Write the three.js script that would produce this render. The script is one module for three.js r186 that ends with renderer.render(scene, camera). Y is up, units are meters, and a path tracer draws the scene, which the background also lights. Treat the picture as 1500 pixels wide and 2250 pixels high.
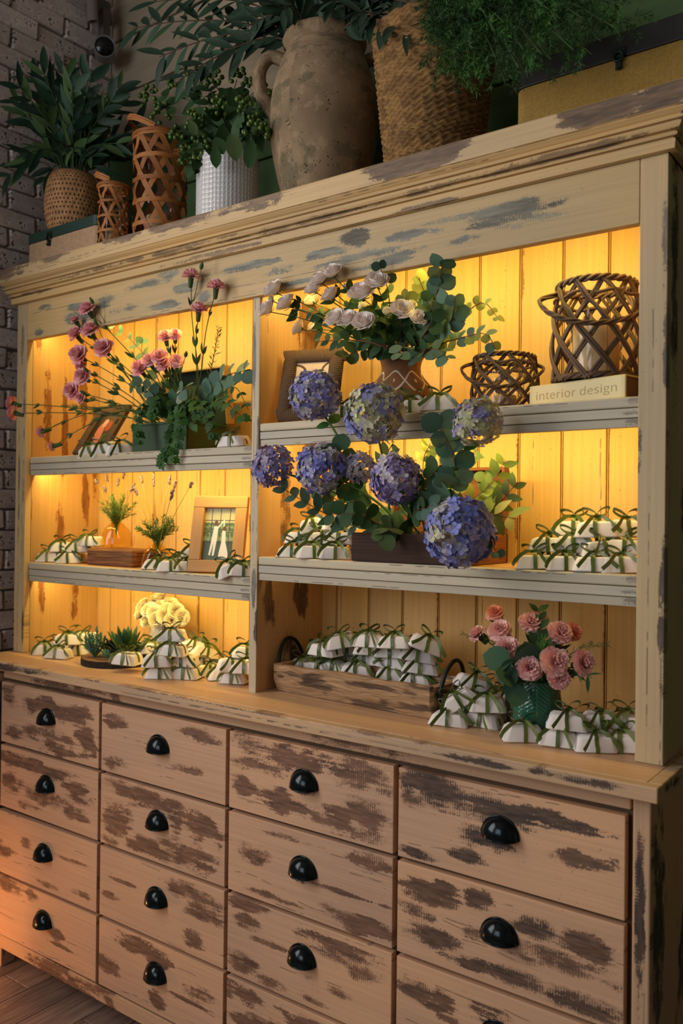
import * as THREE from 'three';
import { mergeGeometries, mergeVertices, toCreasedNormals } from 'three/addons/utils/BufferGeometryUtils.js';
import { RoundedBoxGeometry } from 'three/addons/geometries/RoundedBoxGeometry.js';
import { RectAreaLightUniformsLib } from 'three/addons/lights/RectAreaLightUniformsLib.js';

// ---------- camera, sky, daylight, exposure ----------
RectAreaLightUniformsLib.init();
const scene = new THREE.Scene();
scene.name = 'scene';
const camera = new THREE.PerspectiveCamera(62.13, 1500 / 2250, 0.05, 40);
camera.position.set(1.5804, 1.40, 1.5943);
camera.rotation.order = 'YXZ';
camera.rotation.set(0.0046, 0.6312, 0.0114);
scene.background = new THREE.Color(0.55, 0.68, 0.85);
const renderer = new THREE.WebGLRenderer({ antialias: true });
renderer.toneMapping = THREE.LinearToneMapping;
renderer.toneMappingExposure = 1.0;
renderer.shadowMap.enabled = true;
camera.focus = 2.05; camera.userData.fStop = 3.2;
const V3 = (x, y, z) => new THREE.Vector3(x, y, z);
// soft daylight through the two windows of the room (their openings are built below)
function daylight(w, h, pos, target, color, intensity) {
  const l = new THREE.RectAreaLight(color, intensity, w, h);
  l.position.set(...pos); l.lookAt(...target); scene.add(l);
}
daylight(1.5, 1.8, [-0.94, 2.1, 1.85], [0, 2.1, 1.85], new THREE.Color(1.0, 0.90, 0.84), 6.0);
daylight(1.7, 1.7, [0.1, 2.25, 4.14], [0.1, 2.25, 0], new THREE.Color(0.90, 0.95, 1.0), 2.7);

// ---------- helpers ----------
const TAU = Math.PI * 2;
const clamp = (x, a = 0, b = 1) => Math.min(b, Math.max(a, x));
const sst = (a, b, x) => { const t = clamp((x - a) / (b - a)); return t * t * (3 - 2 * t); };
const lerp = (a, b, t) => a + (b - a) * t;
function rng(seed) { let s = (seed * 2654435761) >>> 0; return () => { s = (s + 0x6d2b79f5) | 0; let t = Math.imul(s ^ (s >>> 15), 1 | s); t = (t + Math.imul(t ^ (t >>> 7), 61 | t)) ^ t; return ((t ^ (t >>> 14)) >>> 0) / 4294967296; }; }
const hash = (x, y, s) => { let n = (Math.imul(x, 374761393) + Math.imul(y, 668265263) + Math.imul(s, 1274126177)) | 0; n = Math.imul(n ^ (n >>> 13), 1274126177); return ((n ^ (n >>> 16)) >>> 0) / 4294967296; };
function vn(x, y, s) {
  const xi = Math.floor(x), yi = Math.floor(y); let fx = x - xi, fy = y - yi;
  fx = fx * fx * (3 - 2 * fx); fy = fy * fy * (3 - 2 * fy);
  const a = hash(xi, yi, s), b = hash(xi + 1, yi, s), c = hash(xi, yi + 1, s), d = hash(xi + 1, yi + 1, s);
  return a + (b - a) * fx + (c - a) * fy + (a - b - c + d) * fx * fy;
}
function fbm(x, y, s, o = 3) { let v = 0, a = 0.5, t = 0; for (let i = 0; i < o; i++) { v += a * vn(x, y, s + i); t += a; x *= 2.03; y *= 2.03; a *= 0.5; } return v / t; }

function texture(w, h, fn, srgb = true) {           // fn(x, y) -> [r, g, b] in 0..1, y from the bottom
  const d = new Uint8Array(w * h * 4);
  for (let y = 0; y < h; y++) for (let x = 0; x < w; x++) {
    const c = fn(x, y), i = (y * w + x) * 4;
    d[i] = clamp(c[0]) * 255; d[i + 1] = clamp(c[1]) * 255; d[i + 2] = clamp(c[2]) * 255; d[i + 3] = 255;
  }
  const t = new THREE.DataTexture(d, w, h); t.magFilter = THREE.LinearFilter; t.minFilter = THREE.LinearFilter;
  t.wrapS = t.wrapT = THREE.RepeatWrapping; if (srgb) t.colorSpace = THREE.SRGBColorSpace; t.needsUpdate = true; return t;
}
const rgb = (hex) => [(hex >> 16 & 255) / 255, (hex >> 8 & 255) / 255, (hex & 255) / 255];
const mix3 = (a, b, t) => [a[0] + (b[0] - a[0]) * t, a[1] + (b[1] - a[1]) * t, a[2] + (b[2] - a[2]) * t];
const std = (color, roughness = 0.7, extra = {}) => new THREE.MeshStandardMaterial({ color, roughness, ...extra });
const phys = (color, roughness, extra = {}) => new THREE.MeshPhysicalMaterial({ color, roughness, ...extra });

// painted, rubbed-through board: w x h metres; patches [cx, cy, rx, ry, strength] in 0..1 of the board, cy from the top
function wornPaint({ w, h, ppm = 900, along = 'x', base = 0xcda381, worn = 0x6a4c3a, dark = 0x3b3029, patches = [], wear = 0.0, seed = 1, comb = 1, cracks = 3, rough = 0.6, bump = 0.0006, tint = 0.08 }) {
  const W = Math.max(16, Math.min(2048, Math.round(w * ppm))), H = Math.max(16, Math.min(2048, Math.round(h * ppm)));
  const B = rgb(base), K = rgb(worn), D = rgb(dark), R = rng(seed * 17 + 3);
  const crackList = []; for (let i = 0; i < cracks; i++) crackList.push([R(), R() * 0.8, R() * 0.35 + 0.1, R() * 10]);
  const col = texture(W, H, (px, py) => {
    const x = px / W, y = 1 - py / H, mx = x * w, my = y * h;
    const a = along === 'x' ? mx : my, c = along === 'x' ? my : mx, an = along === 'x' ? x : y, cn = along === 'x' ? y : x;
    let m = wear, dk = 0;
    for (const p of patches) {
      const dx = (x - p[0]) / p[2], dy = (y - p[1]) / p[3], q = dx * dx + dy * dy;
      if (q < 2.2) { const v = (1 - q * 0.46) * ((p[4] ?? 1) + 0.1); if (v > m) m = v; if (p[5]) dk = Math.max(dk, p[5] * sst(2, 0.4, q)); }
    }
    const n = fbm(a * 24, c * 48, seed, 4) * 0.58 + fbm(a * 10, c * 170, seed + 40, 2) * 0.26 + vn(a * 330, c * 520, seed + 44) * 0.16;
    const teeth = comb * 0.16 * (Math.sin(a * TAU / 0.0052 + 4 * vn(a * 40, c * 20, seed)) * 0.5 + 0.5) * sst(0.35, 0.7, vn(a * 7, c * 14, seed + 9));
    const hatch = comb * 0.09 * (Math.sin(c * TAU / 0.0034 + 3 * vn(a * 30, c * 30, seed + 2)) * 0.5 + 0.5) * sst(0.4, 0.7, vn(a * 12, c * 9, seed + 12));
    const q0 = m * 0.66 + (n - 0.5) * 1.3 + 0.07, thin = m <= 0 ? 0 : sst(0.3, 0.62, q0 - 0.12 * vn(a * 30, c * 300, seed + 17)) * 0.22;
    let t = m <= 0 ? 0 : sst(0.46, 0.60, q0 - teeth - hatch);
    t = Math.max(t * (0.74 + 0.26 * vn(a * 60, c * 300, seed + 5)), thin);
    const g = fbm(a * 5, c * 260, seed + 20, 2), g2 = fbm(a * 2.5, c * 6, seed + 30, 2);
    const b = 1 + (g - 0.5) * 0.10 + (g2 - 0.5) * tint * 2, s2 = 0.75 + 0.5 * fbm(a * 14, c * 160, seed + 60, 2);
    const wornC = mix3(K, D, clamp(dk * (0.55 + 0.8 * vn(a * 16, c * 40, seed + 71))));
    let o = mix3([B[0] * b, B[1] * b * (1 - (g2 - .5) * 0.04), B[2] * b * (1 - (g2 - .5) * 0.14)], [wornC[0] * s2, wornC[1] * s2, wornC[2] * s2], t);
    let cr = 0;
    for (const k of crackList) { const u = (an - k[1]) / k[2]; if (u > 0 && u < 1) { const cc = k[0] + (vn(an * 6 + k[3], k[3], seed) - 0.5) * 0.08; const dd = Math.abs(cn - cc) * (along === 'x' ? h : w); if (dd < 0.0012) cr = Math.max(cr, sst(0.0012, 0.0003, dd) * 0.6 * sst(0.3, 0.6, vn(a * 60, k[3], seed))); } }
    o = mix3(o, D, cr);
    if (vn(mx * 420, my * 420, seed + 80) > 0.955 && vn(mx * 30, my * 30, seed + 81) > 0.55) o = mix3(o, K, 0.6);
    return o;
  });
  return std(0xffffff, rough, { map: col, bumpMap: col, bumpScale: bump });
}

// uv from two local axes, metres -> 0..1 over (w, h) about the origin
function planarUV(g, ax, ay, w, h, ox = 0, oy = 0) {
  const p = g.attributes.position, uv = new Float32Array(p.count * 2);
  for (let i = 0; i < p.count; i++) { uv[i * 2] = (p.getComponent(i, ax) - ox) / w + 0.5; uv[i * 2 + 1] = (p.getComponent(i, ay) - oy) / h + 0.5; }
  g.setAttribute('uv', new THREE.BufferAttribute(uv, 2)); return g;
}
const box = (w, h, d, r = 0.002) => new RoundedBoxGeometry(w, h, d, 1, Math.min(r, w / 2.01, h / 2.01, d / 2.01));
const cyl = (r0, r1, h, n = 16) => new THREE.CylinderGeometry(r1, r0, h, n);   // r0 bottom, r1 top
function place(g, x = 0, y = 0, z = 0, rx = 0, ry = 0, rz = 0) { const m = new THREE.Matrix4().makeRotationFromEuler(new THREE.Euler(rx, ry, rz, 'YXZ')); m.setPosition(x, y, z); g.applyMatrix4(m); return g; }
function join(list) {
  const l = list.map((g) => { g = g.index ? g.toNonIndexed() : g; for (const k of Object.keys(g.attributes)) if (!['position', 'normal', 'uv', 'color'].includes(k)) g.deleteAttribute(k); if (!g.attributes.uv) g.setAttribute('uv', new THREE.BufferAttribute(new Float32Array(g.attributes.position.count * 2), 2)); return g; });
  return mergeGeometries(l);
}
function lathe(pts, n = 48) { return new THREE.LatheGeometry(pts.map((p) => new THREE.Vector2(p[0], p[1])), n); }
function smoothPts(pts, n = 40) { return new THREE.SplineCurve(pts.map((p) => new THREE.Vector2(p[0], p[1]))).getPoints(n).map((p) => [Math.max(p.x, 0.0001), p.y]); }
function tube(pts, r, seg = 16, rad = 6, closed = false) { return new THREE.TubeGeometry(new THREE.CatmullRomCurve3(pts.map((p) => (p.isVector3 ? p : V3(...p))), closed), seg, r, rad, closed); }
function taperTube(pts, r0, r1, seg = 14, rad = 5) {
  const c = new THREE.CatmullRomCurve3(pts.map((p) => (p.isVector3 ? p : V3(...p)))), g = new THREE.TubeGeometry(c, seg, 1, rad), P = g.attributes.position;
  for (let i = 0; i <= seg; i++) { const q = c.getPointAt(i / seg), r = lerp(r0, r1, i / seg); for (let j = 0; j <= rad; j++) { const k = i * (rad + 1) + j; P.setXYZ(k, q.x + (P.getX(k) - q.x) * r, q.y + (P.getY(k) - q.y) * r, q.z + (P.getZ(k) - q.z) * r); } }
  g.userData.curve = c; return g;
}
function ribbonStrip(pts, widthDir, width, taper = 0) {      // flat band along pts; widthDir: vector or fn(i, t)
  const n = pts.length, pos = [], idx = [], uv = [];
  for (let i = 0; i < n; i++) {
    const d = typeof widthDir === 'function' ? widthDir(i, i / (n - 1)) : widthDir, w = width * (1 - taper * i / (n - 1)) / 2;
    pos.push(pts[i].x - d.x * w, pts[i].y - d.y * w, pts[i].z - d.z * w, pts[i].x + d.x * w, pts[i].y + d.y * w, pts[i].z + d.z * w); uv.push(0, i / n, 1, i / n);
    if (i) { const a = 2 * i; idx.push(a - 2, a - 1, a, a - 1, a + 1, a); }
  }
  const g = new THREE.BufferGeometry(); g.setAttribute('position', new THREE.Float32BufferAttribute(pos, 3)); g.setAttribute('uv', new THREE.Float32BufferAttribute(uv, 2)); g.setIndex(idx); g.computeVertexNormals(); return g;
}
const taken = {};
function numbered(n) { const k = taken[n] = (taken[n] ?? -1) + 1; return k ? n + '_' + String(k).padStart(3, '0') : n; }
function tag(o, label, category, group) { o.userData = { label, category }; if (group) o.userData.group = group; return o; }
function thing(name, label, category, pos = [0, 0, 0], ry = 0, group) {
  const o = new THREE.Group(); o.name = numbered(name); o.position.set(...pos); o.rotation.y = ry; scene.add(o); return tag(o, label, category, group);
}
function part(parent, name, geo, mat, pos, rot, label) {
  const m = new THREE.Mesh(geo, mat); m.name = name; if (pos) m.position.set(...pos); if (rot) m.rotation.set(rot[0], rot[1], rot[2], 'YXZ'); parent.add(m); if (label) m.userData.label = label; return m;
}
function structure(name, geo, mat) { const o = geo ? new THREE.Mesh(geo, mat) : new THREE.Group(); o.name = name; o.userData = { kind: 'structure' }; scene.add(o); return o; }

// ---------- room ----------
const XW = -1.0, ZW = -0.44, XR = 3.7, ZF = 4.2, YC = 3.7;
{ // floor: long grey-brown planks running up to the cabinet
  const fl = structure('floor', box(XR - XW + 0.4, 0.1, ZF - ZW + 0.4), std(0x2a211c, 0.9)); fl.position.set((XR + XW) / 2, -0.062, (ZF + ZW) / 2);
  const mats = [0, 1, 2, 3].map((k) => { const b = rgb([0x8a766b, 0x7c6a60, 0x947f73, 0x826f64][k]);
    const t = texture(1024, 96, (x, y) => { const g = fbm(x / 1024 * 14, y / 96 * 24, 300 + k, 4), f = fbm(x / 1024 * 40, y / 96 * 90, 310 + k, 2); const s = 0.62 + 0.5 * g + 0.28 * f; return [b[0] * s, b[1] * s, b[2] * s]; });
    return std(0xffffff, 0.42, { map: t, bumpMap: t, bumpScale: 0.0008 }); });
  const pw = 0.125, L = 1.25, ang = 0.0, geo = planarUV(box(L - 0.003, 0.012, pw - 0.003, 0.0015), 0, 2, L, pw), R = rng(5);
  for (let r = 0; r < 22; r++) for (let c = 0; c < 3; c++) {
    const m = part(fl, 'plank', geo, mats[Math.floor(R() * 4)], [-0.94 + r * pw - (XR + XW) / 2, 0.056, 0.1 + c * L - (r % 3) * 0.41 + 0.2 - (ZF + ZW) / 2]); m.rotation.y = Math.PI / 2 + (R() < 0.5 ? Math.PI : 0);
  }
}
{ // left wall: whitewashed bricks, window opening further out into the room
  const wl = structure('wall_left', null), mm = std(0xa0958e, 0.95), mp = std(0xb9aca2, 0.9);
  const seg = (z0, z1, y0, y1, m) => part(wl, 'masonry', box(0.2, y1 - y0, z1 - z0, 0.001), m, [XW - 0.11, (y0 + y1) / 2, (z0 + z1) / 2]);
  seg(ZW - 0.2, 0.75, 0, YC, mm); seg(0.75, 1.1, 0, YC, mp); seg(1.1, 2.6, 0, 1.2, mp); seg(1.1, 2.6, 3.0, YC, mp); seg(2.6, ZF + 0.2, 0, YC, mp);
  const R = rng(21), variants = [0, 1, 2, 3].map((k) => {
    const g = new RoundedBoxGeometry(0.05, 0.061, 0.2, 3, 0.007), p = g.attributes.position;
    for (let i = 0; i < p.count; i++) { const n = fbm(p.getZ(i) * 22 + k * 9, p.getY(i) * 22, 60 + k, 2) - 0.5; p.setX(i, p.getX(i) + n * 0.016); p.setY(i, p.getY(i) + n * 0.009); }
    g.computeVertexNormals(); return planarUV(g, 2, 1, 0.2, 0.2); });
  const half = variants.map((g) => g.clone().scale(1, 1, 0.47));
  const mats = [0xe4d5cd, 0xdacbc4, 0xebddd5, 0xd2c4bd].map((c, k) => { const b = rgb(c);
    const t = texture(192, 192, (x, y) => { const n = fbm(x / 18, y / 18, 90 + k, 4), f = fbm(x / 4, y / 5, 95 + k, 2); let o = b.map((v) => v * (0.82 + 0.3 * n)); if (n * 0.6 + f * 0.4 > 0.66) o = mix3(o, [0.23, 0.22, 0.2], 0.75); return o; });
    return std(0xffffff, 0.85, { map: t, bumpMap: t, bumpScale: 0.002 }); });
  for (let r = 0; r < 55; r++) { const y = 0.034 + r * 0.067, off = (r % 2) * 0.104;
    for (let c = 0; c < 5; c++) { const z = ZW + 0.1 + c * 0.208 - off; if (z < ZW + 0.06) { part(wl, 'brick', half[(r * 7) % 4], mats[Math.floor(R() * 4)], [XW - 0.018 + R() * 0.006, y, ZW + 0.047], [0, 0, (R() - .5) * 0.03]); continue; }
      part(wl, 'brick', variants[Math.floor(R() * 4)], mats[Math.floor(R() * 4)], [XW - 0.02 + R() * 0.009, y + (R() - .5) * 0.005, z], [(R() - .5) * 0.03, 0, (R() - .5) * 0.03]); } }
}
{ // back wall: wide horizontal boards, the lower ones green
  const wb = structure('wall_back', box(XR - XW + 0.4, YC, 0.2), std(0x2b2a24, 0.9)); wb.position.set((XR + XW) / 2, YC / 2, ZW - 0.115);
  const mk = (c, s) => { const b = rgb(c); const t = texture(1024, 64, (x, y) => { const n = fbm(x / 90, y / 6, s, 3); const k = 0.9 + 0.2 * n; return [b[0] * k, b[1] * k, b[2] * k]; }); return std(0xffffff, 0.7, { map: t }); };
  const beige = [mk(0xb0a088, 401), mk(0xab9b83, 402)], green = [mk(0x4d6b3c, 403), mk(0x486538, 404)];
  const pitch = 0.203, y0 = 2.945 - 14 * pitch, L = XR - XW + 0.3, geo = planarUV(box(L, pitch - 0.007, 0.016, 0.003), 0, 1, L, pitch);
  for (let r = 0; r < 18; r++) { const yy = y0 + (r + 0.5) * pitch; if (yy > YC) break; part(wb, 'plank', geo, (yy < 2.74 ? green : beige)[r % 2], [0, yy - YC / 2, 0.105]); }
}
{ // the rest of the room, behind and beside the camera
  const wallM = std(0x9a8f84, 0.9);
  const rw = structure('wall_right', box(0.2, YC, ZF - ZW + 0.6), wallM); rw.position.set(XR + 0.1, YC / 2, (ZF + ZW) / 2);
  const cl = structure('ceiling', box(XR - XW + 0.6, 0.2, ZF - ZW + 0.6), std(0x8d857c, 0.95)); cl.position.set((XR + XW) / 2, YC + 0.1, (ZF + ZW) / 2);
  const fw = structure('wall_front', null);
  const s = (x0, x1, y0, y1) => part(fw, 'masonry', box(x1 - x0, y1 - y0, 0.2), wallM, [(x0 + x1) / 2, (y0 + y1) / 2, ZF + 0.1]);
  s(XW - 0.2, -0.75, 0, YC); s(0.95, XR + 0.2, 0, YC); s(-0.75, 0.95, 0, 1.4); s(-0.75, 0.95, 3.1, YC);
  const fm = std(0xd8d2c6, 0.5);
  const win = (name, w, h, pos, ry) => { const g = structure(name, null); g.position.set(...pos); g.rotation.y = ry;
    for (const x of [-w / 2 + 0.025, 0, w / 2 - 0.025]) part(g, 'window_frame', box(0.05, h, 0.06), fm, [x, 0, 0]);
    for (const y of [-h / 2 + 0.025, h / 2 - 0.025]) part(g, 'window_frame', box(w, 0.05, 0.06), fm, [0, y, 0]); };
  win('window_1', 1.5, 1.8, [XW - 0.12, 2.1, 1.85], Math.PI / 2); win('window_2', 1.7, 1.7, [0.1, 2.25, ZF + 0.12], 0);
}

// ---------- the hutch: base with sixteen drawers, worktop, shelf unit ----------
const X0 = -0.8905, X1 = -0.8362, D0 = 0.1208, D1 = 0.1443, R0 = 1.0928, R1 = 1.1437;
const YT = 0.9519, YH = 1.9504, YB = 2.0697, YP = 2.178, ZS = -0.0146, ZB = -0.2848, ZC = 0.1375, ZD = 0.0925;
const S1 = [1.6315, 1.5728], S2 = [1.2959, 1.2349], L1 = [1.577, 1.518], L2 = [1.2412, 1.1794];
const cupMat = std(0x1a2326, 0.16, { metalness: 0.65 });
{
  const base = thing('drawer_cabinet', 'cream distressed cabinet base with sixteen drawers and black cup pulls', 'cabinet');
  const frameM = wornPaint({ w: 2.05, h: 0.2, ppm: 500, seed: 7, base: 0xc8a27e, wear: 0, patches: [[.2, .5, .1, .3, .8], [.7, .4, .12, .3, .7]] });
  const postM = wornPaint({ w: 0.06, h: 0.8, ppm: 900, along: 'y', seed: 8, base: 0xc8a27e, patches: [[.45, .3, .22, .2, 1.1, .9], [.4, .7, .15, .12, .7, .5], [.95, .35, .1, .6, 1, .8]] });
  const sideM = wornPaint({ w: 0.6, h: 0.9, ppm: 700, along: 'y', seed: 9, base: 0xc8a27e, patches: [[.93, .3, .08, .25, 1, 1], [.6, .5, .1, .2, .8, 1], [.3, .7, .1, .2, .8, 1]] });
  const dx0 = -0.8116, dw = 0.481, rows = [0.8839, 0.6905, 0.4934, 0.2957, 0.1048], bx0 = -0.862, bx1 = 1.151;
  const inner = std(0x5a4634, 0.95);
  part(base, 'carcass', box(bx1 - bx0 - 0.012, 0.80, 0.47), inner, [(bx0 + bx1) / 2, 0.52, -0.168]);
  part(base, 'side_panel', planarUV(box(0.02, 0.83, 0.505), 2, 1, 0.52, 0.84), sideM, [bx1 - 0.009, 0.508, -0.176]);
  part(base, 'side_panel', planarUV(box(0.02, 0.83, 0.505), 2, 1, 0.52, 0.84), sideM, [bx0 + 0.009, 0.508, -0.176]);
  part(base, 'corner_post', planarUV(box(bx1 - (dx0 + 4 * dw) - 0.007, 0.83, 0.03, 0.004), 0, 1, 0.044, 0.84), postM, [(bx1 + dx0 + 4 * dw) / 2 + 0.0035, 0.508, ZD - 0.013]);
  part(base, 'corner_post', planarUV(box(dx0 - bx0 - 0.006, 0.83, 0.03, 0.004), 0, 1, 0.05, 0.84), postM, [(bx0 + dx0) / 2 - 0.003, 0.508, ZD - 0.013]);
  part(base, 'top_rail', planarUV(box(4 * dw, 0.035, 0.02, 0.003), 0, 1, 2, 0.2), frameM, [dx0 + 2 * dw, 0.9055, ZD - 0.02]);
  part(base, 'bottom_rail', planarUV(box(4 * dw + 0.01, 0.042, 0.03, 0.003), 0, 1, 2, 0.2), frameM, [dx0 + 2 * dw, 0.0815, ZD - 0.017]);
  for (const x of [bx0 + 0.032, bx1 - 0.032]) for (const z of [ZD - 0.03, -0.39]) part(base, 'foot', box(0.062, 0.115, 0.05, 0.004), frameM, [x, 0.0575, z]);
  // cup pull: quarter shell with a thin flange
  const shell = (a, b, c) => { const g = new THREE.BufferGeometry(), P = [], I = [], n = 20, m = 10; for (let i = 0; i <= n; i++) for (let j = 0; j <= m; j++) { const t = Math.PI * i / n, s = Math.PI / 2 * j / m * 1.08; P.push(a * Math.cos(t), b * Math.sin(t) * Math.cos(s), c * Math.sin(t) * Math.sin(s)); if (i < n && j < m) { const k = i * (m + 1) + j; I.push(k, k + 1, k + m + 1, k + 1, k + m + 2, k + m + 1); } } g.setAttribute('position', new THREE.Float32BufferAttribute(P, 3)); g.setIndex(I); g.computeVertexNormals(); g.setAttribute('uv', new THREE.Float32BufferAttribute(new Float32Array(P.length / 3 * 2), 2)); return g; };
  const rimPts = []; for (let i = 0; i <= 20; i++) { const t = Math.PI * i / 20; rimPts.push(V3(0.0385 * Math.cos(t), 0.039 * Math.sin(t), 0.0015)); }
  const lipPts = []; for (let i = 0; i <= 16; i++) { const t = Math.PI * i / 16; lipPts.push(V3(0.0375 * Math.cos(t), -0.003 * Math.sin(t), 0.0262 * Math.sin(t))); }
  const cup = join([shell(0.038, 0.038, 0.027), shell(0.0355, 0.0355, 0.0245), tube(rimPts, 0.0022, 24, 6), tube(lipPts, 0.0014, 20, 6)]);
  const P = { // rubbed patches of every drawer front, read off the photograph
    '0,0': [[.1, .22, .12, .2], [.3, .28, .1, .16], [.47, .2, .13, .14], [.75, .3, .22, .17], [.5, .74, .4, .13], [.14, .78, .15, .12], [.88, .62, .12, .25], [.6, .9, .2, .1]],
    '1,0': [[.15, .2, .18, .12], [.45, .2, .34, .12], [.8, .4, .16, .18], [.52, .62, .26, .14], [.12, .55, .14, .14], [.78, .72, .14, .12], [.3, .85, .14, .08, .9]],
    '2,0': [[.06, .62, .14, .14], [.3, .4, .06, .1], [.75, .38, .2, .04, .9], [.55, .9, .12, .05], [.85, .82, .1, .08]],
    '3,0': [[.1, .1, .24, .14], [.36, .12, .08, .1], [.62, .56, .08, .1], [.7, .72, .14, .04, .9]],
    '0,1': [[.14, .24, .13, .1, .95], [.82, .16, .17, .1], [.11, .84, .12, .13], [.72, .66, .14, .06, .85], [.5, .46, .05, .12]],
    '1,1': [[.32, .16, .34, .14], [.8, .34, .24, .18], [.14, .6, .15, .3], [.72, .76, .24, .18], [.42, .84, .22, .14], [.08, .92, .1, .08], [.08, .12, .1, .1]],
    '2,1': [[.76, .2, .22, .12], [.85, .38, .15, .14], [.1, .68, .12, .07], [.78, .78, .09, .12], [.2, .4, .12, .03]],
    '3,1': [[.35, .16, .22, .14], [.5, .24, .12, .12], [.08, .64, .1, .14], [.82, .42, .12, .12], [.5, .8, .08, .14], [.75, .6, .2, .03]],
    '0,2': [[.13, .12, .13, .13], [.45, .18, .2, .18], [.18, .38, .18, .1], [.1, .68, .1, .12], [.35, .74, .19, .14], [.82, .18, .22, .22], [.84, .62, .2, .18], [.72, .86, .24, .12], [.5, .5, .08, .12]],
    '1,2': [[.18, .44, .11, .16], [.86, .1, .14, .13], [.28, .9, .22, .05, .9], [.68, .56, .28, .03, .9], [.78, .86, .24, .13], [.4, .12, .2, .04, .7], [.47, .58, .05, .06]],
    '2,2': [[.12, .08, .16, .08], [.14, .28, .1, .1], [.28, .44, .14, .05], [.72, .2, .22, .15], [.85, .34, .12, .12], [.1, .82, .14, .14], [.28, .9, .14, .08], [.55, .9, .1, .04], [.7, .68, .08, .06]],
    '3,2': [[.12, .16, .14, .14], [.3, .4, .16, .12], [.55, .18, .2, .12], [.12, .5, .1, .1], [.7, .3, .14, .08]],
    '0,3': [[.16, .14, .16, .18, 1.1, .6], [.42, .24, .28, .16, 1.1, 1], [.62, .2, .3, .1, .8, 1], [.08, .3, .06, .16], [.44, .56, .12, .13, 1, 1], [.34, .8, .1, .08, 1, .8], [.82, .52, .16, .1, 1, .4], [.1, .92, .1, .06, .9, .8]],
    '1,3': [[.13, .28, .14, .14, 1, .3], [.24, .22, .08, .14, 1, .3], [.1, .5, .12, .1, 1, .4], [.4, .16, .08, .12, 1, .4], [.64, .28, .1, .12, 1, .7], [.86, .3, .12, .14, 1, .3], [.2, .72, .18, .13, 1, .5], [.72, .54, .28, .12, 1, .2], [.46, .84, .3, .1, .95, .6], [.86, .86, .2, .14, 1, .6], [.38, .52, .1, .1]],
    '2,3': [[.14, .3, .14, .14, 1, .3], [.46, .28, .1, .12, 1, .4], [.3, .5, .1, .06], [.7, .4, .2, .1], [.85, .7, .16, .16]],
    '3,3': [[.3, .3, .2, .2], [.7, .5, .2, .2]],
  };
  for (let r = 0; r < 4; r++) for (let c = 0; c < 4; c++) {
    const w = dw - 0.0115, h = rows[r] - rows[r + 1] - 0.0095, dr = new THREE.Group(); dr.name = 'drawer'; base.add(dr);
    dr.position.set(dx0 + (c + 0.5) * dw, (rows[r] + rows[r + 1]) / 2, ZD);
    const mat = wornPaint({ w, h, ppm: 1000, seed: 100 + r * 4 + c, patches: P[r + ',' + c], cracks: 5, base: 0xcda482 });
    const tiltY = (r === 2 && c === 0) ? 0.016 : (r === 3 && c === 0) ? 0.011 : 0;
    const fr = part(dr, 'drawer_front', planarUV(box(w, h, 0.02, 0.002), 0, 1, w, h), mat, [0, 0, -0.01 + tiltY * 0.3], [0, tiltY, 0]);
    part(dr, 'cup_pull', cup, cupMat, [(c === 0 ? 0.0 : -0.003), 0.002, 0.0005 + tiltY * 0.3], null, 'black metal cup pull');
    dr.userData.label = ['top', 'second', 'third', 'bottom'][r] + ' drawer of the ' + ['far left', 'second', 'third', 'right'][c] + ' column';
  }
}
{
  const ct = thing('worktop', 'cream distressed wooden worktop between the drawers and the shelf unit', 'worktop');
  const tm = wornPaint({ w: 2.09, h: 0.56, ppm: 900, seed: 31, base: 0xc8a17c, cracks: 14, wear: 0, patches: [[.1, .96, .2, .03, .9, .5], [.35, .86, .12, .03, .75], [.62, .93, .1, .02, .7], [.94, .82, .05, .04, .8, .8], [.9, .9, .08, .02, .8, .8]], rough: 0.45 });
  const em = wornPaint({ w: 2.09, h: 0.03, ppm: 900, seed: 32, base: 0xc2a17d, patches: [[.06, .5, .06, .4, .9, .8], [.16, .4, .05, .4, .8, .9], [.84, .5, .05, .3, .95, 1], [.93, .4, .05, .3, .95, 1], [.5, .1, .4, .12, .7]], rough: 0.55 });
  const cx0 = -0.905, cx1 = 1.1738, w = cx1 - cx0, cxm = (cx0 + cx1) / 2;
  part(ct, 'top_board', planarUV(box(w - 0.05, 0.026, 0.525, 0.002), 0, 2, w, 0.56).rotateX(0), tm, [cxm, YT - 0.0135, -0.154]);
  part(ct, 'front_edging', planarUV(box(w, 0.027, 0.026, 0.003), 0, 1, w, 0.027), em, [cxm, YT - 0.0135, ZC - 0.013]);
  for (const [x, s] of [[cx1 - 0.0125, 1], [cx0 + 0.0125, -1]]) part(ct, 'side_edging', planarUV(box(0.025, 0.027, 0.527, 0.003), 2, 1, 0.53, 0.027), em, [x, YT - 0.0135, -0.1535]);
}
const glow = new THREE.MeshStandardMaterial({ color: 0xffd890, emissive: new THREE.Color(1, 0.72, 0.25), emissiveIntensity: 2.2 });
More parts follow.
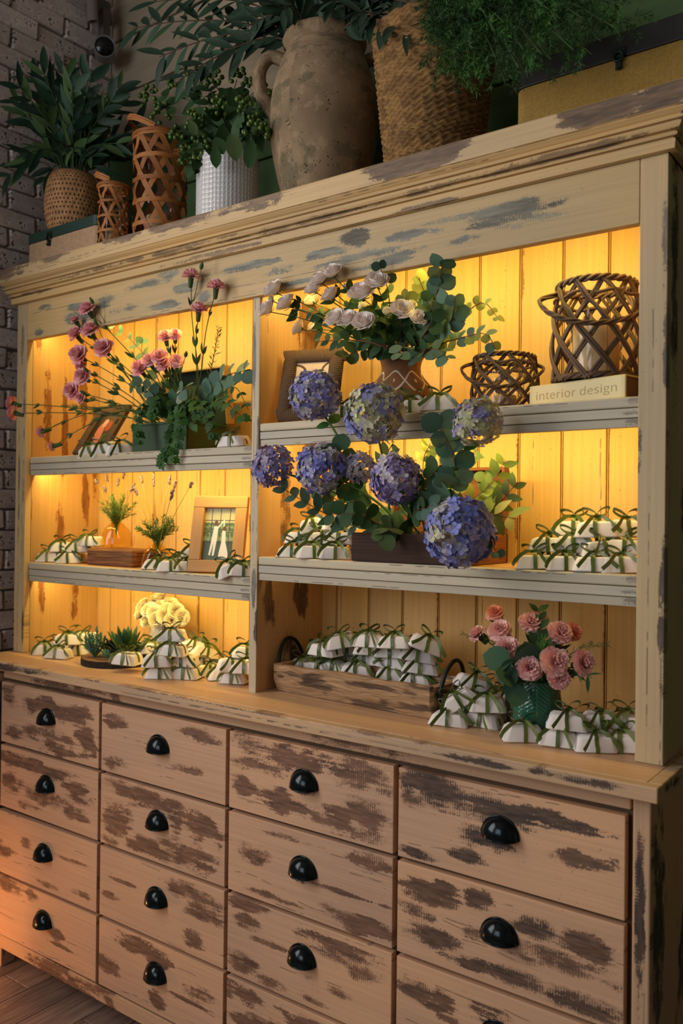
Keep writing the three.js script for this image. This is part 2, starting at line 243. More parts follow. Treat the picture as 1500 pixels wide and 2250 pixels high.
{
  const hu = thing('shelf_unit', 'cream distressed hutch of shelves lit inside by warm strips', 'shelf unit');
  const hy = (YT + YB) / 2, hh = YB - YT;
  const stileL = wornPaint({ w: X1 - X0, h: hh, ppm: 800, along: 'y', seed: 41, base: 0xc6ae84, comb: 0, patches: [[.5, .12, .2, .06, .8], [.35, .55, .12, .2, .75], [.8, .4, .12, .2, .6], [.9, .93, .1, .06, 1, .8]], worn: 0x7d7560 });
  const stileR = wornPaint({ w: R1 - R0, h: hh, ppm: 800, along: 'y', seed: 42, base: 0xc6ae84, comb: 0, patches: [[.9, .16, .14, .08, 1], [.95, .3, .12, .1, 1, .5], [.06, .46, .12, .06, .9, .4], [.95, .75, .14, .12, .9, .9], [.85, .8, .1, .1, .9, .9]], worn: 0x7d7560 });
  const headM = wornPaint({ w: R0 - X1, h: YB - YH, ppm: 1000, seed: 43, base: 0xc6aa78, comb: .9, cracks: 4, worn: 0x72766c, dark: 0x4b4538, patches: [[.045, .25, .02, .1], [.13, .55, .03, .25], [.2, .45, .024, .2, 1.05], [.155, .62, .018, .2], [.3, .22, .05, .12], [.34, .12, .03, .12], [.38, .5, .03, .14], [.33, .8, .04, .1], [.41, .75, .014, .14], [.03, .85, .012, .12], [.5, .32, .06, .1, .9], [.55, .56, .04, .1, .8], [.62, .42, .05, .1, .9], [.665, .62, .06, .12], [.665, .24, .022, .18, 1.1, .9], [.745, .42, .04, .1, .95], [.72, .76, .04, .08, .8], [.86, .34, .05, .16, 1.1, .3], [.85, .5, .04, .1, .9, .5], [.91, .42, .016, .06, .9, .8], [.58, .88, .08, .06, .9], [.79, .7, .05, .08, .8], [.7, .85, .05, .07, .8], [.8, .3, .05, .08, .85], [.24, .7, .05, .1, .7], [.45, .3, .04, .1, .7], [.88, .62, .04, .1, .8]] });
  part(hu, 'stile', planarUV(box(X1 - X0, hh, 0.022, 0.002), 0, 1, X1 - X0, hh), stileL, [(X0 + X1) / 2, hy, -0.011]);
  part(hu, 'stile', planarUV(box(R1 - R0, hh, 0.022, 0.002), 0, 1, R1 - R0, hh), stileR, [(R0 + R1) / 2, hy, -0.011]);
  part(hu, 'header_board', planarUV(box(R0 - X1 - 0.001, YB - YH, 0.022, 0.002), 0, 1, R0 - X1, YB - YH), headM, [(X1 + R0) / 2, (YH + YB) / 2, -0.0112]);
  // sides, divider, ceiling board, back boards
  const inPatch = [[.3, .2, .06, .12, 1], [.55, .35, .05, .16, 1], [.8, .3, .06, .1, .9], [.25, .55, .05, .1, 1], [.6, .66, .06, .1, 1], [.85, .8, .05, .1, 1], [.4, .85, .06, .1, .9], [.12, .4, .05, .14, .9], [.92, .05, .05, .1, 1]];
  const inL = wornPaint({ w: 0.28, h: hh, ppm: 600, along: 'y', seed: 44, base: 0xc79f68, worn: 0x84502c, comb: 0, patches: inPatch });
  const inD = wornPaint({ w: 0.28, h: hh, ppm: 700, along: 'y', seed: 45, base: 0xc39c70, worn: 0x75523a, comb: 0.6, patches: [[.3, .1, .14, .1, 1.1], [.28, .2, .1, .06], [.25, .45, .08, .12], [.6, .5, .08, .1], [.35, .75, .12, .05, 1, .5], [.8, .76, .1, .06, 1, .4], [.5, .9, .14, .06, 1, .6], [.62, .6, .06, .06]] });
  const outR = wornPaint({ w: 0.3, h: hh, ppm: 500, along: 'y', seed: 46, base: 0xc6ae84, patches: [[.93, .2, .07, .25, .9, 1], [.7, .6, .08, .2, .9, 1], [.4, .4, .1, .2, .8, 1]] });
  part(hu, 'side_panel', planarUV(box(0.022, hh, 0.28, 0.001), 2, 1, 0.28, hh), inL, [X1 - 0.0115, hy, -0.163]);
  part(hu, 'side_panel', planarUV(box(0.022, hh, 0.28, 0.001), 2, 1, 0.28, hh), inL, [R0 + 0.0115, hy, -0.163]);
  part(hu, 'outer_side', planarUV(box(0.012, hh, 0.4, 0.001), 2, 1, 0.4, hh), outR, [R1 - 0.007, hy, -0.223]);
  part(hu, 'outer_side', planarUV(box(0.012, hh, 0.4, 0.001), 2, 1, 0.4, hh), outR, [X0 + 0.007, hy, -0.223]);
  const divF = wornPaint({ w: 0.024, h: YH - YT, ppm: 900, along: 'y', seed: 47, base: 0xbfb195, comb: 0, worn: 0x6d6a60, patches: [[.2, .15, .3, .1], [.9, .4, .2, .1], [.5, .75, .3, .05], [.9, .85, .3, .04, 1, .8]] });
  const dv = part(hu, 'divider', planarUV(box(D1 - D0, YH - YT + 0.03, -ZB + ZS, 0.0015), 2, 1, 0.28, hh), inD, [(D0 + D1) / 2, (YT + YH) / 2 + 0.012, (ZB + ZS) / 2]);
  part(dv, 'edge_strip', planarUV(box(D1 - D0, YH - YT + 0.03, 0.004, 0.001), 0, 1, 0.024, YH - YT), divF, [0, 0, (ZS - ZB) / 2 + 0.0005]);
  part(hu, 'top_panel', box(R1 - X0 - 0.03, 0.02, 0.4), std(0xc49c62, 0.7), [(X0 + R1) / 2, YB - 0.012, -0.223]);
  const backM = [0, 1, 2, 3].map((k) => wornPaint({ w: 0.1, h: YB - YT, ppm: 500, along: 'y', seed: 50 + k, base: [0xc9a263, 0xc69e5f, 0xcba567, 0xc7a061][k], worn: 0x8a6038, comb: 0, cracks: 1, bump: 0.0003, patches: [[[.97, .5, .06, .12, .65], [.97, .62, .06, .03, .8]], [[.03, .3, .05, .2, .65], [.06, .66, .08, .04, .7]], [[.97, .85, .06, .1, .75]], [[.03, .1, .05, .15, .6], [.03, .6, .05, .06, .7]]][k] }));
  const groove = std(0x6d4520, 0.8), bg = planarUV(box(0.1005, YB - YT, 0.012, 0.0025), 0, 1, 0.1066, YB - YT), bead = box(0.0024, YB - YT, 0.006, 0.0011);
  part(hu, 'back_panel', box(R0 - X1, YB - YT, 0.006, 0.001), groove, [(X1 + R0) / 2, hy, ZB - 0.0135]);
  for (let k = -10; k <= 8; k++) {
    const x = 0.1934 + 0.1066 * (k + 0.5); let lo = x - 0.0503, hi = x + 0.0503; lo = Math.max(lo, X1); hi = Math.min(hi, R0); if (hi - lo < 0.01) continue;
    const g = hi - lo > 0.1 ? bg : planarUV(box(hi - lo, YB - YT, 0.012, 0.0025), 0, 1, 0.1066, YB - YT);
    part(hu, 'back_board', g, backM[((k * 7) % 4 + 4) % 4], [(lo + hi) / 2, hy, ZB - 0.006]);
    if (0.1934 + 0.1066 * k > X1) part(hu, 'bead', bead, backM[2], [0.1934 + 0.1066 * k, hy, ZB - 0.005]);
  }
  // shelves with a three-strip front trim
  const shTop = wornPaint({ w: 1.0, h: 0.27, ppm: 500, seed: 61, base: 0xc79f6e, cracks: 4 });
  const trimM = [0, 1, 2].map((k) => wornPaint({ w: 1.0, h: 0.02, ppm: 900, seed: 62 + k, base: [0xbdb49c, 0xc0b8a2, 0xbab199][k], worn: 0x8a8473, comb: 0, cracks: 1, patches: [[.97, .5, .03, .6, .8]] }));
  for (const [x0, x1, [t, b]] of [[D1, R0, S1], [D1, R0, S2], [X1, D0, L1], [X1, D0, L2]]) {
    const w = x1 - x0 - 0.0015, xm = (x0 + x1) / 2, sh = new THREE.Group(); sh.name = 'shelf'; hu.add(sh); sh.position.set(xm, 0, 0);
    part(sh, 'shelf_board', planarUV(box(w, 0.02, ZS - ZB - 0.014, 0.001), 0, 2, 1, 0.27), shTop, [0, t - 0.0105, (ZS + ZB) / 2 - 0.006]);
    const H = t - b, hs = [0.37, 0.33, 0.30]; let y = t;
    hs.forEach((f, k) => { const h = H * f; part(sh, 'trim_strip', planarUV(box(w, h - 0.0012, 0.018 - k * 0.0012, k ? 0.0015 : 0.004), 0, 1, 1, h), trimM[k], [0, y - h / 2, ZS - 0.009 - k * 0.001]); y -= h; });
    part(sh, 'trim_backing', box(w, H - 0.004, 0.006, 0.001), groove, [0, (t + b) / 2, ZS - 0.0175]);
  }
  // cornice swept round the front and both ends
  const prof = [[0.002, 2.0685], [0.014, 2.0695], [0.0155, 2.0865], [0.0115, 2.0875], [0.0115, 2.0898], [0.019, 2.091], [0.0205, 2.0938], [0.019, 2.0965], [0.0155, 2.0975], [0.0155, 2.0995], [0.0235, 2.1015], [0.0285, 2.1075], [0.0295, 2.1105], [0.0245, 2.1115], [0.0245, 2.1138], [0.0315, 2.115], [0.033, 2.1178], [0.0315, 2.1205], [0.0275, 2.1215], [0.0275, 2.1232], [0.0335, 2.126], [0.038, 2.1315], [0.038, 2.1328], [0.042, 2.1345], [0.042, 2.175], [0.040, 2.178], [-0.02, 2.178]];
  const sweep = (a, b, name, mat) => { const pos = [], idx = [], uv = []; let s = 0; const pp = prof.slice(a, b + 1);
    pp.forEach(([d, y], i) => { if (i) s += Math.hypot(d - pp[i - 1][0], y - pp[i - 1][1]); const zb = -0.425; const L = [[X0 - d, y, zb], [X0 - d, y, d], [R1 + d, y, d], [R1 + d, y, zb]]; const us = [-0.22, 0, 1, 1.22]; L.forEach((q, k) => { pos.push(...q); uv.push(us[k], s / 0.12); if (i && k) { const A = i * 4 + k, B = A - 1, C = A - 4, D = A - 5; idx.push(D, C, B, C, A, B); } }); });
    const g = new THREE.BufferGeometry(); g.setAttribute('position', new THREE.Float32BufferAttribute(pos, 3)); g.setAttribute('uv', new THREE.Float32BufferAttribute(uv, 2)); g.setIndex(idx); return part(hu, name, toCreasedNormals(g.toNonIndexed(), 0.5), mat); };
  const corM = wornPaint({ w: 2.04, h: 0.12, ppm: 900, seed: 70, base: 0xc9a974, comb: 0, cracks: 4, worn: 0x7d6749, wear: 0, patches: [[.3, .4, .2, .08, .75], [.6, .55, .2, .1, .8], [.85, .5, .2, .1, .85], [.05, .7, .06, .1, .8], [.45, .85, .1, .06, .9], [.75, .9, .05, .06, 1]] });
  const fasM = wornPaint({ w: 2.04, h: 0.12, ppm: 900, seed: 71, base: 0xc9ad7f, comb: 0, cracks: 4, worn: 0x75604d, dark: 0x4d3a2c, patches: [[.02, .75, .05, .2, .95], [.13, .6, .05, .2, .8], [.28, .6, .05, .2, .95], [.4, .7, .06, .15, .9], [.52, .72, .06, .16, .9], [.76, .65, .035, .4, 1.3, .4], [.72, .7, .05, .3, 1.2, .4], [.93, .65, .04, .4, 1.3, .6], [.98, .65, .04, .4, 1.2, .6]] });
  sweep(0, 23, 'cornice_moulding', corM); sweep(23, 25, 'cornice_fascia', fasM);
  part(hu, 'cornice_top', planarUV(box(R1 - X0 + 0.082, 0.018, 0.465, 0.002), 0, 2, 2.04, 0.5), fasM, [(X0 + R1) / 2, YP - 0.0088, -0.1915]);
  // warm strips under every shelf and behind the header
  const strips = [[D1, R0, YH + 0.05, 72, -0.034], [D1, R0, S1[1] + 0.032, 72, -0.045], [D1, R0, S2[1] + 0.034, 1.6, -0.045], [X1, D0, YH + 0.05, 62, -0.034], [X1, D0, L1[1] + 0.032, 62, -0.045], [X1, D0, L2[1] + 0.035, 48, -0.045]];
  for (const [x0, x1, y, I, z] of strips) {
    const w = x1 - x0 - 0.04, st = part(hu, 'led_strip', box(w, 0.005, 0.012, 0.001), glow, [(x0 + x1) / 2, y, z], null, 'warm glowing light strip');
    const l = new THREE.RectAreaLight(new THREE.Color(1, 0.735, 0.2), I * 1.95, w, 0.014); l.position.set((x0 + x1) / 2, y - 0.004, z); l.rotation.set(-Math.PI / 2 + 0.95, 0, 0); hu.add(l);
  }
}

// ---------- favors: white paper parcels tied with green satin ribbon ----------
const ribbonMats = [0x56682a, 0x616f31, 0x4b5d26].map((c) => phys(c, 0.34, { side: THREE.DoubleSide, sheen: 0.5, sheenColor: new THREE.Color(0x8aa055), sheenRoughness: 0.4 }));
const paperTex = texture(256, 256, (x, y) => { const n = fbm(x / 26, y / 26, 500, 4), k = 0.9 + 0.16 * n; return [k, k, k]; }, false);
const paperMats = [0xe9e3df, 0xe4deda, 0xede8e2].map((c) => std(c, 0.72, { bumpMap: paperTex, bumpScale: 0.0012 }));
const FH = 0.034;
function favorShape(k) {
  const a = [0.037, 0.038, 0.036, 0.035, 0.039][k], b = [0.026, 0.027, 0.025, 0.028, 0.026][k], h = FH, pinch = [0.22, 0.3, 0.16, 0.26, 0.34][k], R = rng(700 + k);
  const g = new RoundedBoxGeometry(2, 2, 2, 5, 0.2), p = g.attributes.position;
  const deform = (x, y, z) => {
    const t = clamp((y + 1) / 2), s = 1 - 0.18 * Math.pow(t, 1.9);
    let X = x * a * s, Z = z * b * (1 - 0.24 * Math.pow(t, 1.7)) * (1 + 0.06 * Math.sin(t * 3.1)), Y = t * h;
    const ends = Math.pow(Math.abs(x), 3) * Math.pow(Math.abs(z), 2);
    Y *= 1 - pinch * Math.pow(Math.abs(x), 2.5); X *= 1 + 0.10 * ends * (1 - t); Z *= 1 - 0.10 * Math.pow(Math.abs(x), 3);
    const n = fbm(x * 1.7 + k * 5, z * 1.7 + y, 720 + k, 2) - 0.5, f = Math.abs(((x * 2 + z * 1.2 + k * 0.3) % 1 + 1) % 1 - 0.5) - 0.25;
    const g2 = Math.abs(((z * 1.5 - x * 0.9 + y * 0.6 + k * 0.37) % 1 + 1) % 1 - 0.5) - 0.25;
    return [X + n * 0.004 + g2 * 0.0022 * t, Y + (n * 0.006 + f * 0.0045) * t, Z + n * 0.005 * (1 - t) + g2 * 0.005 * Math.sin(t * 3.1)];
  };
  for (let i = 0; i < p.count; i++) { const q = deform(p.getX(i), p.getY(i), p.getZ(i)); p.setXYZ(i, ...q); }
  const gg = toCreasedNormals(g.index ? g.toNonIndexed() : g, 0.42);
  // band across the short way, following the paper
  const band = [], off = 0.0009; for (let i = 0; i <= 14; i++) { let x0 = 0, y0, z0; const s = i / 14; if (s < 0.3) { y0 = -1 + 2 * s / 0.3; z0 = 1; } else if (s <= 0.7) { y0 = 1; z0 = 1 - 2 * (s - 0.3) / 0.4; } else { y0 = 1 - 2 * (s - 0.7) / 0.3; z0 = -1; } const q = deform(x0, y0, z0); band.push(V3(q[0], q[1] + (y0 > 0.95 ? off : 0) + 0.0002, q[2] + (Math.abs(z0) > 0.95 ? Math.sign(z0) * off : 0))); }
  const side = []; for (let i = 0; i <= 14; i++) { const s = i / 14; let y0, x0; if (s < 0.25) { y0 = -1 + 2 * s / 0.25; x0 = 1; } else if (s <= 0.75) { y0 = 1; x0 = 1 - 2 * (s - 0.25) / 0.5; } else { y0 = 1 - 2 * (s - 0.75) / 0.25; x0 = -1; } const q = deform(x0, y0, 0.05); side.push(V3(q[0] + (Math.abs(x0) > 0.95 ? Math.sign(x0) * off : 0), q[1] + (y0 > 0.95 ? off : 0) + 0.0002, q[2])); }
  const ties = join([ribbonStrip(band, V3(1, 0, 0), 0.0076), ...(k % 2 ? [ribbonStrip(side, V3(0, 0, 1), 0.0075)] : [])]);
  // bow: two loops, two tails, a knot
  const top = deform(0, 1, 0)[1] + 0.002, L = []; const yaw = [0.25, -0.35, 0.1, -0.15, 0.4][k];
  for (const s of [-1, 1]) {
    const pts = [], lift = 0.2 + 0.5 * R(), ll = 0.0115 + 0.003 * R(); for (let i = 0; i <= 14; i++) { const t = i / 14 * TAU; pts.push(V3(s * ll * (1 - Math.cos(t)), top + 0.003 + (1 - Math.cos(t)) * 0.005 * (0.5 + lift) + 0.0072 * Math.sin(t) * 0.8, 0.0035 + 0.0072 * Math.sin(t) * -0.7)); }
    L.push(ribbonStrip(pts, V3(s * 0.2, 0.62, 0.76).normalize(), 0.008));
    const q = (x, y, z) => { const d = deform(x, y, z); return V3(d[0], d[1], d[2]); };
    const c = new THREE.CatmullRomCurve3([V3(s * 0.001, top + 0.002, 0.002), V3(s * a * 0.3, h + 0.003, b * 0.62), V3(s * a * (0.68 + 0.12 * R()), h * 0.62, b * 1.03 + 0.003), V3(s * a * (0.95 + 0.25 * R()), h * (0.12 + 0.2 * R()), b * 1.08 + 0.006)]), tp = c.getPoints(10);
    L.push(ribbonStrip(tp, (i, t) => V3(s * 0.55, lerp(0.45, 0.78, t), lerp(0.7, -0.1, t)).normalize(), 0.0078));
  }
  L.push(place(new THREE.SphereGeometry(0.0042, 8, 6), 0, top + 0.002, 0.002));
  const bow = join(L); bow.rotateY(yaw);
  return { body: planarUV(gg, 0, 2, 0.08, 0.08), ties, bow };
}
const favorKinds = [0, 1, 2, 3, 4].map(favorShape);
let favorCount = 0;
function favor(pos, ry, label, group, tilt = [0, 0]) {
  const n = favorCount++, k = (n * 7 + 3) % 5, K = favorKinds[k], o = thing('favor_parcel', label, 'favor', pos, ry, group); o.rotation.order = 'YXZ'; o.rotation.y += (hash(n, 11, 2) - 0.5) * 0.5; o.rotation.x = tilt[0] + (hash(n, 12, 2) - 0.5) * 0.06; o.rotation.z = tilt[1] + (hash(n, 13, 2) - 0.5) * 0.09;
  const sc = 1.0 + 0.1 * hash(n, 3, 5); o.scale.setScalar(sc);
  part(o, 'paper_wrap', K.body, paperMats[n % 3]); part(o, 'ribbon', K.ties, ribbonMats[n % 3]); part(o, 'bow', K.bow, ribbonMats[n % 3]);
  return o;
}
const ORD = ['first', 'second', 'third', 'fourth', 'fifth', 'sixth', 'seventh', 'eighth', 'ninth'];
// rows: [row name, y, [[pos, ry, tilt], ...] from left to right]
function heap(where, rows) {
  for (const [row, list] of rows) list.forEach((f, i) => {
    const lab = list.length === 1 ? `white favor at the ${row} of the ${where}` : `${ORD[i]} white favor from left, ${row}, ${where}`;
    favor(f[0], f[1], lab, 'favors in the ' + where, f[2]);
  });
}
const Y1 = YT + FH, Y2 = YT + 2 * FH, Y3 = YT + 3 * FH;
heap('heap at the far left of the worktop', [
  ['bottom row', [[[-0.7722, 0.9519, -0.035], 0.8], [[-0.666, 0.9519, -0.0116], 0.55], [[-0.6774, 0.9519, -0.0919], 0.75]]],
  ['back row', [[[-0.7791, 0.9519, -0.1007], 0.4], [[-0.7569, 0.9519, -0.144], 0.9], [[-0.6994, 0.9519, -0.1682], 0.5]]],
  ['top row', [[[-0.6907, 0.9859, -0.0604], 0.7], [[-0.6736, 0.9859, -0.1127], 0.5]]]]);
heap('heap beside the wood slice', [
  ['bottom row', [[[-0.4153, 0.9519, -0.1365], 0.7], [[-0.1861, 0.9519, 0.0022], 0.5], [[-0.128, 0.9519, -0.0373], 0.5], [[-0.2136, 0.9519, -0.1839], 0.9]]],
  ['rear row', [[[-0.3269, 0.9519, -0.1189], 0.6], [[-0.2478, 0.9519, -0.1457], 0.4], [[-0.3471, 0.9519, -0.2042], 0.6], [[-0.2876, 0.9519, -0.2226], 0.9]]],
  ['middle row', [[[-0.1878, 0.9859, 0.0158], 0.65, [0.1, 0.05]], [[-0.1374, 0.9859, -0.0355], 0.55, [0.08, 0]], [[-0.2006, 0.9859, -0.1687], 1.0, [0, -0.25]]]],
  ['upper row', [[[-0.3665, 0.9859, -0.1252], 0.9], [[-0.1315, 1.0199, 0.0121], 0.6], [[-0.2312, 1.0019, -0.1526], 0.8, [0, -0.2]]]],
  ['peak', [[[-0.1423, 1.0559, 0.0043], 0.5]]]]);
heap('heap against the left of the divider', [
  ['bottom row', [[[-0.1067, 0.9519, -0.1065], 0.75], [[-0.0447, 0.9519, -0.0894], 0.9], [[0.0167, 0.9519, -0.0745], 0.4], [[-0.1058, 0.9519, -0.2352], 0.6]]],
  ['middle row', [[[0.0173, 0.9859, -0.0575], 0.8], [[0.0664, 0.9859, -0.0643], 0.5]]],
  ['top row', [[[0.0384, 1.0199, -0.0925], 0.7]]]]);
favor([-0.3314, 0.9724, -0.0021], 0.5, 'white ribboned favor sitting on the front edge of the wood slice', undefined);
heap('group left of the wooden block book', [
  ['front row', [[[-0.791, 1.2412, -0.062], 0.65], [[-0.6915, 1.2412, -0.062], 0.6]]],
  ['rear row', [[[-0.7767, 1.2412, -0.11], 0.7], [[-0.7147, 1.2412, -0.115], 0.5]]],
  ['upper row', [[[-0.7587, 1.2752, -0.088], 0.5], [[-0.6834, 1.2752, -0.088], 0.8]]]]);
favor([-0.6155, 1.2962, -0.088], 0.5, 'white ribboned favor on the wooden block book beside an amber vase', undefined);
heap('group between amber vase and photo frame', [
  ['front row', [[[-0.2761, 1.2412, -0.06], 0.9], [[-0.1954, 1.2412, -0.038], 0.55], [[-0.1537, 1.2412, -0.055], 0.9]]],
  ['rear row', [[[-0.2455, 1.2412, -0.11], 0.5], [[-0.1696, 1.2412, -0.105], 0.7]]],
  ['top row', [[[-0.1586, 1.2752, -0.085], 0.6]]]]);
favor([0.0425, 1.2472, -0.035], 1.1, 'tilted white favor leaning before the oak photo frame', undefined, [0.0, 0.38]);
favor([0.0752, 1.2412, -0.038], 0.5, 'white favor lying between the oak photo frame and the divider', undefined);
heap('row beside the green planter box', [['front', [[[-0.5653, 1.577, -0.05], 0.9, [0.25, 0.3]], [[-0.5006, 1.577, -0.05], 0.9, [0.25, 0.3]], [[-0.4336, 1.577, -0.05], 0.8, [0.2, 0.2]]]]]);
favor([0.0325, 1.577, -0.045], 0.3, 'lone white favor between green planter box and divider', undefined);
heap('row before the painted terracotta vase', [['shelf edge', [[[0.3774, 1.6315, -0.06], 0.6], [[0.5736, 1.6315, -0.045], 0.55], [[0.6447, 1.6315, -0.05], 0.3]]]]);
heap('heap left of the hydrangea crate', [
  ['bottom row', [[[0.2339, 1.2959, -0.05], 0.45], [[0.3012, 1.2959, -0.045], 0.5], [[0.3626, 1.2959, -0.05], 0.6]]],
  ['back row', [[[0.2317, 1.2959, -0.115], 0.5], [[0.2929, 1.2959, -0.115], 0.6], [[0.3458, 1.2959, -0.12], 0.4]]],
  ['middle row', [[[0.2326, 1.3299, -0.08], 0.6], [[0.2964, 1.3299, -0.078], 0.7], [[0.3565, 1.3299, -0.08], 0.5]]],
  ['top row', [[[0.2721, 1.3619, -0.085], 0.5, [0, 0.25]], [[0.3433, 1.3639, -0.09], 0.6]]]]);
heap('heap at the right end of the middle shelf', [
  ['bottom row', [[[0.8751, 1.2959, -0.05], 0.3], [[0.9362, 1.2959, -0.05], 0.35], [[0.9975, 1.2959, -0.045], 0.25], [[1.0452, 1.2959, -0.06], 0.4]]],
  ['back row', [[[0.8797, 1.2959, -0.12], 0.3], [[0.9449, 1.2959, -0.12], 0.3], [[1.0049, 1.2959, -0.13], 0.2]]],
  ['middle row', [[[0.8889, 1.3299, -0.08], 0.4], [[0.9424, 1.3299, -0.08], 0.3], [[1.0021, 1.3299, -0.075], 0.4, [0, 0.1]], [[1.0433, 1.3299, -0.09], 0.2]]],
  ['top row', [[[0.9335, 1.3639, -0.11], 0.5], [[0.9892, 1.3639, -0.085], 0.25, [0.1, 0]], [[1.0357, 1.3639, -0.11], 0.5]]]]);
heap('pile in the wooden trough', [
  ['front row', [[[0.1992, 0.9969, -0.1388], 0.5, [0.15, 0]], [[0.2438, 0.9969, -0.1507], 0.4, [0.1, 0]], [[0.2813, 0.9969, -0.1653], 0.35, [0.1, 0]], [[0.3515, 0.9969, -0.1591], 0.3, [0.12, 0]], [[0.4534, 0.9969, -0.1594], 0.45, [0.12, 0]], [[0.5212, 0.9969, -0.1715], 0.2, [0.15, 0]]]],
  ['second row', [[[0.2037, 1.0139, -0.2026], 0.6], [[0.2802, 1.0099, -0.2066], 0.3], [[0.3644, 1.0239, -0.1904], 0.4], [[0.4538, 1.0299, -0.1705], 0.25], [[0.5359, 1.0269, -0.1654], 0.5, [0, -0.1]]]],
  ['third row', [[[0.2707, 1.0439, -0.1359], 0.15], [[0.2867, 1.0419, -0.203], 0.7], [[0.3768, 1.0519, -0.1799], 0.4], [[0.4565, 1.0559, -0.1616], 0.3], [[0.531, 1.0559, -0.1561], 0.4, [0, -0.15]]]],
  ['top row', [[[0.314, 1.0699, -0.1489], 0.9, [0.1, 0.2]], [[0.421, 1.0839, -0.1203], 0.4], [[0.4953, 1.0879, -0.1125], 0.25], [[0.5647, 1.0869, -0.1261], 0.6, [0, -0.4]]]]]);
heap('heap between the trough and the green vase', [
  ['front row', [[[0.6878, 0.9519, -0.0308], 0.15], [[0.7494, 0.9519, -0.0702], 0.12], [[0.7597, 0.9519, -0.1522], 0.5]]],
  ['rear row', [[[0.6558, 0.9519, -0.1821], 0.4], [[0.7015, 0.9519, -0.2073], 0.3], [[0.6684, 0.9519, -0.241], 0.2]]],
  ['upper row', [[[0.7048, 0.9939, -0.0518], 0.5, [0.1, 0.55]], [[0.7621, 0.9859, -0.0656], 0.2], [[0.7756, 0.9859, -0.1269], 0.4], [[0.6672, 0.9859, -0.2167], 0.3, [0, -0.2]]]],
  ['peak', [[[0.7087, 1.0239, -0.0901], 0.4, [0, -0.3]]]]]);
heap('heap right of the green vase', [
  ['front row', [[[0.8648, 0.9519, -0.0145], 0.55], [[0.9396, 0.9519, -0.0219], 0.3], [[1.0066, 0.9519, -0.0293], 0.35], [[1.0479, 0.9519, -0.0622], 0.2]]],
  ['rear row', [[[0.9234, 0.9519, -0.1452], 0.2], [[0.99, 0.9519, -0.1652], 0.3], [[1.0229, 0.9519, -0.201], 0.4]]],
  ['upper row', [[[0.9511, 0.9859, -0.0273], 0.35], [[1.0045, 0.9859, -0.0702], 0.3, [0.1, 0]], [[1.0504, 0.9859, -0.0978], 0.15]]]]);

// ---------- leaves, blooms and stems ----------
function leafGeo(L, W, { p = 1, q = 1, fold = 0.15, curl = 0.15, n = 6 } = {}) {   // base at the origin, along +y, face +z
  const pos = [], idx = [], uv = [];
  for (let i = 0; i <= n; i++) { const t = i / n, w = W / 2 * Math.pow(Math.max(Math.sin(Math.PI * Math.pow(t, p)), 0), q), z = -curl * L * t * t; for (const s of [-1, 0, 1]) { pos.push(s * w, t * L, z + Math.abs(s) * w * fold); uv.push(s * 0.5 + 0.5, t); } if (i) for (const c of [0, 1]) { const a = (i - 1) * 3 + c, b = i * 3 + c; idx.push(a, a + 1, b, a + 1, b + 1, b); } }
  const g = new THREE.BufferGeometry(); g.setAttribute('position', new THREE.Float32BufferAttribute(pos, 3)); g.setAttribute('uv', new THREE.Float32BufferAttribute(uv, 2)); g.setIndex(idx); g.computeVertexNormals(); return g;
}
const leafMat = (c, tr = 0.3, r = 0.6) => phys(c, r, { side: THREE.DoubleSide, transmission: tr, thickness: 0, specularIntensity: 0.5 });
const M = {
  stem: std(0x3c5527, 0.7), stemBrown: std(0x5d4630, 0.8), stemRed: std(0x6a3d2c, 0.7), bark: std(0x4b3a2a, 0.9),
  euc: [leafMat(0x557a68, 0.22), leafMat(0x48695a, 0.22), leafMat(0x64866a, 0.3), leafMat(0x3f6450, 0.2)],
  eucWarm: [leafMat(0x8a9448, 0.45), leafMat(0x74863f, 0.4), leafMat(0x5d7445, 0.35)],  // yellower than euc: warm backlight of the strips put into the leaf colour
  ivy: [leafMat(0x2f5a24, 0.25), leafMat(0x3a6a2a, 0.3), leafMat(0x274c20, 0.2)],
  dark: [leafMat(0x28431f, 0.15), leafMat(0x2f4d27, 0.15), leafMat(0x375730, 0.2)],
  olive: [leafMat(0x2e4534, 0.1, 0.5), leafMat(0x3a5540, 0.1, 0.5), leafMat(0x24382a, 0.1, 0.5)],
  willow: [leafMat(0x21402e, 0.12, 0.5), leafMat(0x2b4d36, 0.12, 0.5), leafMat(0x4c6a3e, 0.15, 0.5), leafMat(0x1c3628, 0.1, 0.5), leafMat(0x1f5560, 0.1, 0.5)],
  rosemary: std(0x5f7a34, 0.7, { side: THREE.DoubleSide }), needle: std(0x3e5c2a, 0.7, { side: THREE.DoubleSide }),
};
const G = {
  round: [0.9, 1.05].map((p) => leafGeo(1, 0.92, { p: p, q: 0.55, fold: 0.1, curl: 0.12 })),
  oval: [leafGeo(1, 0.55, { p: 0.9, q: 0.8 }), leafGeo(1, 0.5, { p: 0.85, q: 0.9, curl: 0.3 })],
  lance: [leafGeo(1, 0.26, { p: 0.9, q: 0.85, fold: 0.3 }), leafGeo(1, 0.24, { p: 0.85, q: 0.9, fold: 0.3, curl: 0.2 }), leafGeo(1, 0.3, { p: 0.95, q: 0.8, fold: 0.2, curl: 0.05 })],
  ivy: (() => { const sh = [[0, 0], [0.28, -0.06], [0.5, 0.22], [0.36, 0.42], [0.42, 0.62], [0.2, 0.66], [0, 1]], pts = [...sh, ...sh.slice(1, -1).reverse().map((p) => [-p[0], p[1]])]; const s = new THREE.Shape(pts.map((p) => new THREE.Vector2(...p))), g = new THREE.ShapeGeometry(s), P = g.attributes.position; for (let i = 0; i < P.count; i++) P.setZ(i, Math.abs(P.getX(i)) * 0.25 - P.getY(i) ** 2 * 0.15); g.computeVertexNormals(); return [g]; })(),
};
const UP = V3(0, 1, 0);
